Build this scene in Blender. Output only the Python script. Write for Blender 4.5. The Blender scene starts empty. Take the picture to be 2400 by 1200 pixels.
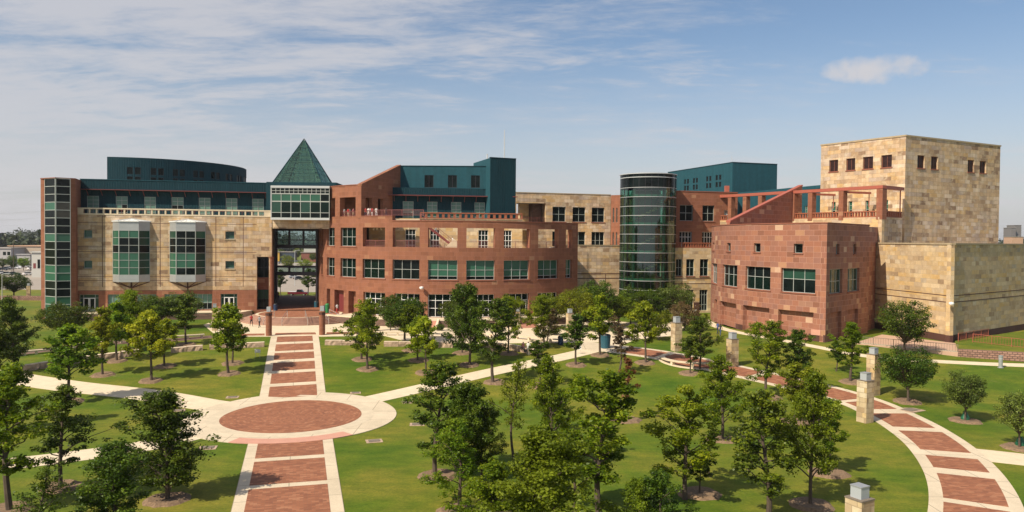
import bpy, bmesh, math, random
import numpy as np
from mathutils import Vector, Quaternion
random.seed(7)
sc = bpy.context.scene
COL = sc.collection
# ------------------------------------------------------------------ camera
PITCH = math.radians(1.241); ROLL = math.radians(0.5); FP = 1800.0; EYE = 15.0
fw = Vector((0, math.cos(PITCH), -math.sin(PITCH))); upv = Vector((0, math.sin(PITCH), math.cos(PITCH))); rx = Vector((1, 0, 0))
RT = math.cos(ROLL) * rx + math.sin(ROLL) * upv; UP = -math.sin(ROLL) * rx + math.cos(ROLL) * upv
cam = bpy.data.cameras.new('camera'); camo = bpy.data.objects.new('camera', cam); COL.objects.link(camo)
cam.sensor_width = 36; cam.lens = 27.0; cam.clip_start = .5; cam.clip_end = 9000
from mathutils import Matrix
camo.matrix_world = Matrix(((RT.x, UP.x, -fw.x, 0), (RT.y, UP.y, -fw.y, 0), (RT.z, UP.z, -fw.z, EYE), (0, 0, 0, 1)))
sc.camera = camo
# ------------------------------------------------------------------ light
SUN = Vector((-.75, -.66, 1.0)).normalized()
elev = math.asin(SUN.z); azi = math.atan2(SUN.x, SUN.y)
w = bpy.data.worlds.new('World'); sc.world = w; w.use_nodes = True
nt = w.node_tree; nt.nodes.clear()
N = nt.nodes.new; L = nt.links.new
wo = N('ShaderNodeOutputWorld'); bg = N('ShaderNodeBackground'); sky = N('ShaderNodeTexSky')
sky.sky_type = 'NISHITA'; sky.sun_disc = False; sky.sun_elevation = elev; sky.sun_rotation = azi
sky.altitude = 100; sky.air_density = 1.0; sky.dust_density = 1.6; sky.ozone_density = 2.0
bg.inputs['Strength'].default_value = 0.096
def wm(op, a, b=None, c=None):
    n = N('ShaderNodeMath'); n.operation = op
    for i, v in enumerate((a, b, c)):
        if v is None: continue
        if isinstance(v, (int, float)): n.inputs[i].default_value = v
        else: L(v, n.inputs[i])
    return n.outputs[0]
tc = N('ShaderNodeTexCoord'); sep = N('ShaderNodeSeparateXYZ'); L(tc.outputs['Generated'], sep.inputs[0])
dx, dy, dz = sep.outputs
zc = wm('ADD', wm('MAXIMUM', dz, 0.0), .12)
cmb = N('ShaderNodeCombineXYZ'); L(wm('DIVIDE', dx, zc), cmb.inputs[0]); L(wm('DIVIDE', dy, zc), cmb.inputs[1])
def wnoise(sx, sy, rot, scale, det, rough, dist, off=0):
    m = N('ShaderNodeMapping'); m.inputs['Scale'].default_value = (sx, sy, 1); m.inputs['Rotation'].default_value = (0, 0, rot)
    m.inputs['Location'].default_value = (off, off * .7, 0)
    L(cmb.outputs[0], m.inputs[0]); n = N('ShaderNodeTexNoise'); n.inputs['Scale'].default_value = scale
    n.inputs['Detail'].default_value = det; n.inputs['Roughness'].default_value = rough; n.inputs['Distortion'].default_value = dist
    L(m.outputs[0], n.inputs['Vector']); return n.outputs['Fac']
def ramp01(v, a, b):
    n = N('ShaderNodeMapRange'); n.interpolation_type = 'SMOOTHSTEP'
    n.inputs['From Min'].default_value = a; n.inputs['From Max'].default_value = b; L(v, n.inputs['Value']); return n.outputs['Result']
c1 = wnoise(.55, 1.15, .35, 1.1, 9, .62, .6, 3.1)
c2 = wnoise(1.2, 2.6, .35, 2.6, 10, .68, .3, 8.0)
c3 = wnoise(.3, .5, .2, .6, 3, .5, .2, 1.7)
left = ramp01(dx, .50, -.40)                       # the cirrus thickens towards the left
base = wm('ADD', wm('MULTIPLY', c1, .52), wm('ADD', wm('MULTIPLY', c2, .36), wm('MULTIPLY', c3, .22)))
base = wm('ADD', base, wm('MULTIPLY', left, .12))
cir = wm('MULTIPLY', ramp01(base, .515, .71), .78)
lowveil = wm('MULTIPLY', ramp01(dz, .27, -.02), .74)   # thin high veil near the horizon
cir = wm('MAXIMUM', cir, wm('ADD', lowveil, wm('MULTIPLY', cir, .35)))
# one small fair weather cloud at the right
cd = (fw + RT * ((2052 - 1200) / FP) - UP * ((150 - 600) / FP)).normalized()
az = wm('ARCTAN2', dx, dy); caz = math.atan2(cd.x, cd.y); cel = math.asin(cd.z)
ex = wm('DIVIDE', wm('SUBTRACT', az, caz), .058); ey0 = wm('SUBTRACT', dz, math.sin(cel) - .006)
n_c = N('ShaderNodeTexNoise'); n_c.inputs['Scale'].default_value = 28; n_c.inputs['Detail'].default_value = 8; n_c.inputs['Roughness'].default_value = .6; L(tc.outputs['Generated'], n_c.inputs['Vector'])
ey = wm('DIVIDE', ey0, .018)
rr = wm('ADD', wm('MULTIPLY', ex, ex), wm('MULTIPLY', ey, ey))
rr = wm('ADD', rr, wm('MULTIPLY', wm('SUBTRACT', n_c.outputs['Fac'], .5), 2.5))
cum = wm('MULTIPLY', ramp01(rr, 1.3, .0), .95)
fac = wm('MINIMUM', wm('MAXIMUM', cir, cum), 1.0)
hz = N('ShaderNodeMix'); hz.data_type = 'RGBA'; L(fac, hz.inputs[0]); 
hs = N('ShaderNodeHueSaturation'); hs.inputs['Saturation'].default_value = 1.02; hs.inputs['Value'].default_value = 1.0; L(sky.outputs[0], hs.inputs['Color'])
L(hs.outputs[0], hz.inputs[6]); hz.inputs[7].default_value = (5.3, 5.2, 5.4, 1)
L(hz.outputs[2], bg.inputs['Color']); L(bg.outputs[0], wo.inputs[0])
sl = bpy.data.lights.new('sun', 'SUN'); sl.energy = 4.9; sl.angle = math.radians(.5); sl.color = (1, .88, .70)
so = bpy.data.objects.new('sun', sl); COL.objects.link(so); so.rotation_mode = 'QUATERNION'; so.rotation_quaternion = SUN.to_track_quat('Z', 'Y')
sc.view_settings.view_transform = 'Standard'; sc.view_settings.look = 'None'; sc.view_settings.exposure = 0.33; sc.view_settings.gamma = 1

# ------------------------------------------------------------------ surveying helpers: photo pixel -> world
def ray(px, py): return fw + RT * ((px - 1200) / FP) - UP * ((py - 600) / FP)
def aty(px, py, Y): d = ray(px, py); return Vector((d.x * Y / d.y, Y, EYE + d.z * Y / d.y))
def atz(px, py, z): d = ray(px, py); t = (z - EYE) / d.z; return Vector((d.x * t, d.y * t, z))
def sstep(t): t = min(1, max(0, t)); return t * t * (3 - 2 * t)
def T(y): return 2.1 * sstep((y - 64) / 38) - 3.6 * sstep((y - 150) / 55)
def gnd(px, py):
    d = ray(px, py); Y = 10.; st = .5
    while Y < 5000:
        if EYE + d.z * Y / d.y <= T(Y): break
        Y += st
    a, b = Y - st, Y
    for _ in range(20):
        m = (a + b) / 2
        if EYE + d.z * m / d.y <= T(m): b = m
        else: a = m
    return Vector((d.x * b / d.y, b, T(b)))

# ------------------------------------------------------------------ materials
MATS = {}
class NB:
    def __init__(s, name):
        s.m = bpy.data.materials.new(name); s.m.use_nodes = True; s.t = s.m.node_tree; s.b = s.t.nodes['Principled BSDF']
    def n(s, k, **kw):
        x = s.t.nodes.new(k)
        for a, v in kw.items():
            if a.startswith('i_'):
                key = a[2:].replace('_', ' '); x.inputs[key].default_value = v
            else: setattr(x, a, v)
        return x
    def l(s, a, b): s.t.links.new(a, b)
    def ramp(s, f, stops, interp='LINEAR'):
        r = s.n('ShaderNodeValToRGB'); cr = r.color_ramp; cr.interpolation = interp
        while len(cr.elements) < len(stops): cr.elements.new(.5)
        for e, (p, c) in zip(cr.elements, stops): e.position = p; e.color = (*c, 1)
        s.l(f, r.inputs[0]); return r.outputs[0]
    def mix(s, f, a, b, mode='MIX'):
        x = s.n('ShaderNodeMix', data_type='RGBA', blend_type=mode)
        for i, v in ((0, f), (6, a), (7, b)):
            if isinstance(v, (int, float)): x.inputs[i].default_value = v
            elif isinstance(v, tuple): x.inputs[i].default_value = (*v, 1)
            else: s.l(v, x.inputs[i])
        return x.outputs[2]
    def bump(s, h, st, d=.02):
        b = s.n('ShaderNodeBump', i_Strength=st, i_Distance=d); s.l(h, b.inputs['Height']); s.l(b.outputs[0], s.b.inputs['Normal'])
def simple(name, col, rough=.6, metal=0., noise=.0, nscale=3., spec=None, bump=0):
    q = NB(name); q.b.inputs['Roughness'].default_value = rough; q.b.inputs['Metallic'].default_value = metal
    if spec is not None: q.b.inputs['Specular IOR Level'].default_value = spec
    if noise or bump:
        t = q.n('ShaderNodeTexCoord'); n = q.n('ShaderNodeTexNoise', i_Scale=nscale, i_Detail=6., i_Roughness=.65); q.l(t.outputs['Object'], n.inputs['Vector'])
        a = tuple(c * (1 - noise) for c in col); b = tuple(min(1, c * (1 + noise)) for c in col)
        q.l(q.ramp(n.outputs['Fac'], [(.25, a), (.75, b)]), q.b.inputs['Base Color'])
        if bump: q.bump(n.outputs['Fac'], bump)
    else: q.b.inputs['Base Color'].default_value = (*col, 1)
    MATS[name] = q.m; return q.m
def ashlar(name, stops, bw, bh, mortar, msize=.012, rough=.85, nz=.25, bumpst=.6, offset=.5, second=None, streak=0, warp=0., mottle=0.):
    q = NB(name); uv = q.n('ShaderNodeUVMap', uv_map='UVMap')
    wn0 = q.n('ShaderNodeTexNoise', i_Scale=.9, i_Detail=3.); q.l(uv.outputs[0], wn0.inputs['Vector'])
    wv = q.n('ShaderNodeVectorMath', operation='SUBTRACT'); q.l(wn0.outputs['Color'], wv.inputs[0]); wv.inputs[1].default_value = (.5, .5, .5)
    ws = q.n('ShaderNodeVectorMath', operation='SCALE'); q.l(wv.outputs[0], ws.inputs[0]); ws.inputs['Scale'].default_value = warp
    wa = q.n('ShaderNodeVectorMath', operation='ADD'); q.l(uv.outputs[0], wa.inputs[0]); q.l(ws.outputs[0], wa.inputs[1])
    def brick(bw, bh, off, loc):
        mp = q.n('ShaderNodeMapping'); mp.inputs['Location'].default_value = loc; q.l(wa.outputs[0], mp.inputs[0])
        b = q.n('ShaderNodeTexBrick', offset=off, squash=1.0, i_Scale=1., i_Mortar_Size=msize, i_Mortar_Smooth=.3, i_Bias=0.)
        b.inputs['Brick Width'].default_value = bw; b.inputs['Row Height'].default_value = bh
        b.inputs['Color1'].default_value = (0, 0, 0, 1); b.inputs['Color2'].default_value = (1, 1, 1, 1); b.inputs['Mortar'].default_value = (.5, .5, .5, 1)
        q.l(mp.outputs[0], b.inputs['Vector']); return b
    b1 = brick(bw, bh, offset, (0, 0, 0)); val = b1.outputs['Color']; fac = b1.outputs['Fac']
    if second:
        b2 = brick(second[0], bh, .37, (13.3, bh * 4, 0))
        # rows choose between two block lengths
        sp = q.n('ShaderNodeSeparateXYZ'); q.l(uv.outputs[0], sp.inputs[0])
        f = q.n('ShaderNodeMath', operation='DIVIDE'); q.l(sp.outputs[1], f.inputs[0]); f.inputs[1].default_value = bh
        fl = q.n('ShaderNodeMath', operation='FLOOR'); q.l(f.outputs[0], fl.inputs[0])
        wn = q.n('ShaderNodeTexWhiteNoise', noise_dimensions='1D'); q.l(fl.outputs[0], wn.inputs['W'])
        gt = q.n('ShaderNodeMath', operation='GREATER_THAN'); q.l(wn.outputs['Value'], gt.inputs[0]); gt.inputs[1].default_value = .5
        val = q.mix(gt.outputs[0], val, b2.outputs['Color']); 
        mf = q.n('ShaderNodeMix', data_type='FLOAT'); q.l(gt.outputs[0], mf.inputs[0]); q.l(fac, mf.inputs[2]); q.l(b2.outputs['Fac'], mf.inputs[3]); fac = mf.outputs[0]
    col = q.ramp(val, stops)
    n1 = q.n('ShaderNodeTexNoise', i_Scale=1.7, i_Detail=8., i_Roughness=.7); q.l(uv.outputs[0], n1.inputs['Vector'])
    n2 = q.n('ShaderNodeTexNoise', i_Scale=.22, i_Detail=4., i_Roughness=.6); q.l(uv.outputs[0], n2.inputs['Vector'])
    lo, hi = 1 - nz, 1 + nz
    col = q.mix(1., col, q.ramp(n1.outputs['Fac'], [(.25, (lo, lo, lo)), (.75, (1, 1, 1))]), 'MULTIPLY')
    col = q.mix(1., col, q.ramp(n2.outputs['Fac'], [(.3, (.86, .84, .82)), (.7, (1, 1, 1))]), 'MULTIPLY')
    if mottle:
        n4 = q.n('ShaderNodeTexNoise', i_Scale=.95, i_Detail=5., i_Roughness=.6, i_Distortion=.6); q.l(wa.outputs[0], n4.inputs['Vector'])
        col = q.mix(q.ramp(n4.outputs['Fac'], [(.50, (0, 0, 0)), (.66, (mottle,) * 3)]), col, (.70, .60, .42)); col = q.mix(q.ramp(n4.outputs['Fac'], [(.30, (mottle * .8,) * 3), (.42, (0, 0, 0))]), col, (.30, .20, .12))
    col = q.mix(fac, col, mortar)
    if streak:                                   # rain streaks running down
        mp = q.n('ShaderNodeMapping'); mp.inputs['Scale'].default_value = (1.6, .07, 1); q.l(uv.outputs[0], mp.inputs[0])
        n3 = q.n('ShaderNodeTexNoise', i_Scale=1., i_Detail=3.); q.l(mp.outputs[0], n3.inputs['Vector'])
        s0 = 1 - streak
        col = q.mix(1., col, q.ramp(n3.outputs['Fac'], [(.42, (s0, s0, s0)), (.6, (1, 1, 1))]), 'MULTIPLY')
    q.l(col, q.b.inputs['Base Color']); q.b.inputs['Roughness'].default_value = rough
    hh = q.n('ShaderNodeMath', operation='SUBTRACT'); q.l(n1.outputs['Fac'], hh.inputs[0]); q.l(fac, hh.inputs[1])
    q.bump(hh.outputs[0], bumpst, .05); MATS[name] = q.m; return q.m
YST = [(0, (0.297, 0.185, 0.113)), (0.1, (0.435, 0.296, 0.18)), (0.3, (0.626, 0.431, 0.247)), (0.45, (0.53, 0.401, 0.293)), (0.58, (0.7, 0.511, 0.326)), (0.74, (0.637, 0.411, 0.18)), (0.88, (0.785, 0.622, 0.462)), (1, (0.488, 0.372, 0.293))]
ashlar('yellow_stone', YST, 1.3, .64, (.33, .25, .15), second=(1.95, 0), msize=.016, streak=.14, warp=.22, mottle=.42)
ashlar('yellow_stone_pale', [(0, (.37, .255, .15)), (.12, (.52, .375, .22)), (.3, (.64, .46, .245)), (.5, (.56, .43, .285)), (.65, (.72, .535, .30)), (.78, (.66, .44, .185)), (.9, (.77, .62, .41)), (1, (.47, .385, .285))], 1.15, .6, (.42, .33, .22), second=(1.75, 0), warp=.22, mottle=.3)
RST = [(0, (0.242, 0.092, 0.047)), (0.35, (0.28, 0.108, 0.056)), (0.6, (0.304, 0.119, 0.063)), (0.85, (0.273, 0.108, 0.063)), (0.95, (0.319, 0.132, 0.063)), (0.985, (0.373, 0.183, 0.101)), (1, (0.405, 0.219, 0.126))]
ashlar('red_sandstone', RST, 1.3, .62, (.36, .17, .12), msize=.010, second=(.9, 0), nz=.14, bumpst=.25, streak=.08)
ashlar('red_sandstone_block', [(0, (.25, .105, .066)), (.3, (.36, .148, .09)), (.5, (.30, .138, .10)), (.75, (.385, .165, .095)), (.86, (.28, .14, .11)), (.93, (.46, .24, .135)), (1, (.60, .40, .27))], 1.35, .72, (.46, .26, .19), msize=.018, second=(1.0, 0), nz=.16, bumpst=.3)
ashlar('brown_plinth', [(0, (.075, .030, .022)), (1, (.10, .042, .032))], 2.3, 3, (.05, .02, .015), nz=.1, bumpst=.1)
ashlar('paver_brick', [(0, (.24, .085, .042)), (.5, (.315, .118, .056)), (.8, (.36, .14, .068)), (1, (.42, .19, .10))], .42, .21, (.20, .10, .06), msize=.012, nz=.2, bumpst=.2)
ashlar('retaining_block', [(0, (.30, .17, .125)), (1, (.44, .26, .20))], .5, .25, (.10, .06, .045), msize=.035, nz=.2, bumpst=.8)
ashlar('brown_brick', [(0, (.13, .08, .06)), (1, (.22, .13, .10))], .6, .2, (.12, .08, .06), msize=.01, nz=.2)
def concrete():
    q = NB('concrete'); t = q.n('ShaderNodeTexCoord')
    n1 = q.n('ShaderNodeTexNoise', i_Scale=.35, i_Detail=8., i_Roughness=.65); q.l(t.outputs['Object'], n1.inputs['Vector'])
    n2 = q.n('ShaderNodeTexNoise', i_Scale=9., i_Detail=4.); q.l(t.outputs['Object'], n2.inputs['Vector'])
    c = q.ramp(n1.outputs['Fac'], [(.3, (.51, .43, .31)), (.55, (.61, .515, .38)), (.75, (.66, .57, .43))])
    c = q.mix(1., c, q.ramp(n2.outputs['Fac'], [(.3, (.88, .88, .88)), (.7, (1, 1, 1))]), 'MULTIPLY')
    mpj = q.n('ShaderNodeTexBrick', offset=0., i_Scale=1., i_Mortar_Size=.035, i_Mortar_Smooth=.3, i_Bias=0.); mpj.inputs['Brick Width'].default_value = 3.; mpj.inputs['Row Height'].default_value = 3.
    uv = q.n('ShaderNodeUVMap', uv_map='UVMap'); q.l(uv.outputs[0], mpj.inputs['Vector'])
    c = q.mix(mpj.outputs['Fac'], c, (.30, .25, .18))
    q.l(c, q.b.inputs['Base Color']); q.b.inputs['Roughness'].default_value = .9; q.bump(n2.outputs['Fac'], .15); MATS['concrete'] = q.m
concrete()
simple('cream_concrete', (.62, .52, .375), .85, noise=.12, nscale=1.2, bump=.1)
simple('pink_concrete', (.52, .27, .20), .85, noise=.1, nscale=1.5)
simple('tan_wall', (.47, .31, .22), .85, noise=.08, nscale=1.)
simple('terracotta', (.27, .085, .040), .75, noise=.15, nscale=2.)
simple('cap_stone', (.36, .285, .18), .85, noise=.2, nscale=2., bump=.2)
ashlar('pillar_stone', [(0, (.40, .28, .16)), (.25, (.56, .43, .26)), (.5, (.66, .53, .34)), (.75, (.60, .43, .20)), (1, (.74, .64, .46))], .55, .42, (.36, .27, .17), second=(.8, 0), msize=.02, warp=.12, mottle=.3, streak=.12); simple('cap_stone_pale', (.54, .46, .34), .9, noise=.15, nscale=1.); simple('red_cap', (.24, .085, .05), .8, noise=.1, nscale=2.)
def teal(name, col, rib):
    q = NB(name); uv = q.n('ShaderNodeUVMap', uv_map='UVMap'); 
    n = q.n('ShaderNodeTexNoise', i_Scale=1.5, i_Detail=7., i_Roughness=.7); q.l(uv.outputs[0], n.inputs['Vector'])
    mp = q.n('ShaderNodeMapping'); mp.inputs['Scale'].default_value = (1.3, .1, 1); q.l(uv.outputs[0], mp.inputs[0])
    n3 = q.n('ShaderNodeTexNoise', i_Scale=1., i_Detail=4.); q.l(mp.outputs[0], n3.inputs['Vector'])
    c = q.ramp(n.outputs['Fac'], [(.3, tuple(k * .85 for k in col)), (.7, tuple(k * 1.12 for k in col))])
    c = q.mix(1., c, q.ramp(n3.outputs['Fac'], [(.35, (.85, .85, .85)), (.65, (1, 1, 1))]), 'MULTIPLY')
    q.l(c, q.b.inputs['Base Color']); q.b.inputs['Roughness'].default_value = .8; q.b.inputs['Specular IOR Level'].default_value = .2
    if rib:
        wv = q.n('ShaderNodeTexWave', wave_type='BANDS', bands_direction='X', i_Scale=.8, i_Distortion=0.); q.l(uv.outputs[0], wv.inputs['Vector']); q.bump(wv.outputs['Fac'], .5, .04)
    else: q.bump(n.outputs['Fac'], .3, .03)
    MATS[name] = q.m
teal('teal_panel', (.005, .036, .050), True); teal('teal_stucco', (.015, .074, .098), False)
simple('aluminium', (.55, .57, .57), .4, .35); simple('white_metal', (.72, .73, .72), .4); simple('silver_panel', (.42, .44, .45), .45, .5, noise=.08, nscale=1.)
simple('mullion_pale', (.40, .43, .41), .45); simple('mullion', (.30, .34, .32), .45, .2); simple('dark_frame', (.016, .014, .022), .5); simple('red_metal', (.20, .05, .045), .5)
simple('red_beam', (.34, .095, .06), .55, noise=.08); simple('pink_rail', (.26, .09, .085), .6)
simple('glass_dark', (.005, .009, .009), .05, spec=.14, noise=.9, nscale=.45); simple('glass_green', (.030, .105, .068), .12, spec=.4, noise=.12, nscale=.8)
simple('glass_blind', (.11, .21, .17), .25, spec=.5, noise=.12, nscale=.8); simple('glass_deep', (.003, .012, .009), .06, spec=.2, noise=.4, nscale=.35)
simple('glass_brown', (.03, .028, .015), .08, spec=.6, noise=.5, nscale=.5)
simple('glass_shade', (.018, .058, .042), .12, spec=.4, noise=.15, nscale=.6)
simple('louver', (.05, .018, .015), .6); simple('door_red', (.16, .03, .03), .5)
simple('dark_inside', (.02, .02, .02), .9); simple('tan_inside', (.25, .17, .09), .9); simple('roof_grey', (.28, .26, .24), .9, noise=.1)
simple('asphalt', (.12, .11, .105), .9, noise=.2, nscale=.4); simple('asphalt_light', (.30, .26, .22), .9, noise=.12, nscale=.2)
simple('bark', (.085, .062, .045), .9, noise=.35, nscale=14., bump=.5); simple('bark_pale', (.17, .14, .11), .9, noise=.3, nscale=12., bump=.4)
simple('mulch', (.19, .125, .075), .95, noise=.5, nscale=7., bump=1.)
simple('limestone_rough', (.40, .29, .21), .95, noise=.35, nscale=2.5, bump=1.); simple('limestone_top', (.68, .56, .42), .9, noise=.12, nscale=2.)
simple('bin_blue', (.010, .035, .09), .5); simple('bin_teal', (.02, .09, .13), .5); simple('bin_dark', (.012, .013, .015), .5); simple('bin_green', (.02, .20, .06), .5)
simple('lamp_glass', (.36, .39, .41), .35); simple('step_stone', (.34, .20, .145), .85, noise=.12, nscale=2.); simple('plastic_white', (.75, .75, .73), .4); simple('chrome', (.6, .6, .62), .25, .8)
simple('rubber', (.015, .015, .015), .8)
def clear(name, tint, rough=.03, refl=.16):
    q = NB(name); q.t.nodes.remove(q.b); o = q.t.nodes['Material Output']
    tr = q.n('ShaderNodeBsdfTransparent'); tr.inputs[0].default_value = (*tint, 1); gl = q.n('ShaderNodeBsdfGlossy'); gl.inputs['Roughness'].default_value = rough
    gl.inputs[0].default_value = (.85, 1, .95, 1)
    lw = q.n('ShaderNodeLayerWeight', i_Blend=.35); m1 = q.n('ShaderNodeMath', operation='MULTIPLY_ADD'); q.l(lw.outputs['Fresnel'], m1.inputs[0]); m1.inputs[1].default_value = .35; m1.inputs[2].default_value = refl
    m = q.n('ShaderNodeMixShader'); q.l(m1.outputs[0], m.inputs[0]); q.l(tr.outputs[0], m.inputs[1]); q.l(gl.outputs[0], m.inputs[2]); q.l(m.outputs[0], o.inputs['Surface']); MATS[name] = q.m
clear('glass_tint', (.34, .62, .50), refl=.08); clear('glass_clear', (.62, .72, .70), refl=.05); clear('glass_pyramid', (.27, .42, .35), refl=.03)
def grass():
    q = NB('grass'); t = q.n('ShaderNodeTexCoord')
    def nz(s, d, r=.6, sc3=None):
        v = t.outputs['Object']
        if sc3: mp = q.n('ShaderNodeMapping'); mp.inputs['Scale'].default_value = sc3; mp.inputs['Rotation'].default_value = (0, 0, .3); q.l(v, mp.inputs[0]); v = mp.outputs[0]
        n = q.n('ShaderNodeTexNoise', i_Scale=s, i_Detail=d, i_Roughness=r); q.l(v, n.inputs['Vector']); return n.outputs['Fac']
    big = q.ramp(nz(.085, 6, .65), [(.32, (.058, .118, .006)), (.45, (.100, .148, .010)), (.62, (.195, .185, .026))])
    mid = q.ramp(nz(.5, 6, .7, (1, 2.2, 1)), [(.3, (.62, .72, .6)), (.7, (1.2, 1.12, 1.1))])
    fine = q.ramp(nz(5, 8, .85), [(.3, (.45, .55, .4)), (.7, (1.35, 1.25, 1.2))])
    c = q.mix(1., big, mid, 'MULTIPLY'); c = q.mix(1., c, fine, 'MULTIPLY')
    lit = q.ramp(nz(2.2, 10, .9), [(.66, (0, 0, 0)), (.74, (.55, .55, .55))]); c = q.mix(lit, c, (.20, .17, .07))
    dry = nz(.35, 8, .75); reg = nz(.03, 2)
    f = q.n('ShaderNodeMath', operation='MULTIPLY'); q.l(q.ramp(dry, [(.60, (0, 0, 0)), (.72, (1, 1, 1))]), f.inputs[0]); q.l(q.ramp(reg, [(.5, (0, 0, 0)), (.62, (.7, .7, .7))]), f.inputs[1])
    c = q.mix(f.outputs[0], c, (.30, .235, .11))
    q.l(c, q.b.inputs['Base Color']); q.b.inputs['Roughness'].default_value = .85; q.b.inputs['Specular IOR Level'].default_value = .2
    q.bump(nz(25, 3, .8), .25, .03); MATS['grass'] = q.m
grass()
def leafmat(name, c1, c2, c3, tr=.45):
    q = NB(name); at = q.n('ShaderNodeAttribute', attribute_name='v'); t = q.n('ShaderNodeTexCoord'); oi = q.n('ShaderNodeObjectInfo')
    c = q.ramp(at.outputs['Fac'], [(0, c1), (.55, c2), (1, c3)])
    h = q.n('ShaderNodeHueSaturation'); m = q.n('ShaderNodeMath', operation='MULTIPLY_ADD'); q.l(oi.outputs['Random'], m.inputs[0]); m.inputs[1].default_value = .35; m.inputs[2].default_value = .82
    q.l(m.outputs[0], h.inputs['Value']); q.l(c, h.inputs['Color']); mh = q.n('ShaderNodeMath', operation='MULTIPLY_ADD'); fr_ = q.n('ShaderNodeMath', operation='FRACT'); m7 = q.n('ShaderNodeMath', operation='MULTIPLY'); q.l(oi.outputs['Random'], m7.inputs[0]); m7.inputs[1].default_value = 7.3; q.l(m7.outputs[0], fr_.inputs[0]); q.l(fr_.outputs[0], mh.inputs[0]); mh.inputs[1].default_value = .035; mh.inputs[2].default_value = .482; q.l(mh.outputs[0], h.inputs['Hue'])
    q.l(h.outputs[0], q.b.inputs['Base Color']); q.b.inputs['Roughness'].default_value = .45; q.b.inputs['Specular IOR Level'].default_value = .22
    tl = q.n('ShaderNodeBsdfTranslucent'); hs = q.n('ShaderNodeHueSaturation', i_Hue=.485, i_Value=1.3); q.l(h.outputs[0], hs.inputs['Color']); q.l(hs.outputs[0], tl.inputs[0])
    ms = q.n('ShaderNodeMixShader'); ms.inputs[0].default_value = tr; q.l(q.b.outputs[0], ms.inputs[1]); q.l(tl.outputs[0], ms.inputs[2]); q.l(ms.outputs[0], q.t.nodes['Material Output'].inputs['Surface']); MATS[name] = q.m
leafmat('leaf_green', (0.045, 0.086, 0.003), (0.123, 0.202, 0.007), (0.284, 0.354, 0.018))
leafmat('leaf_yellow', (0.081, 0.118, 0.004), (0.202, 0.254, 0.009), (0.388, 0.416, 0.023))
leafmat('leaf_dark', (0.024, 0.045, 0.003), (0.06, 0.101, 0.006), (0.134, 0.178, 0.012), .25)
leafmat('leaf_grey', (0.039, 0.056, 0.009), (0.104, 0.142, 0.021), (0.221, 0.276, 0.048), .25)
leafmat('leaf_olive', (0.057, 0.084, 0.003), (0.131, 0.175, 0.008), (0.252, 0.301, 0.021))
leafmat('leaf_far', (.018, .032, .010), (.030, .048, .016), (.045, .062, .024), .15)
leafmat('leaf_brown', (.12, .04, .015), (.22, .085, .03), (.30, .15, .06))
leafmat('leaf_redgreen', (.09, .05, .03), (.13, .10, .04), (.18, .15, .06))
MAT = lambda n: MATS[n]

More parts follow.
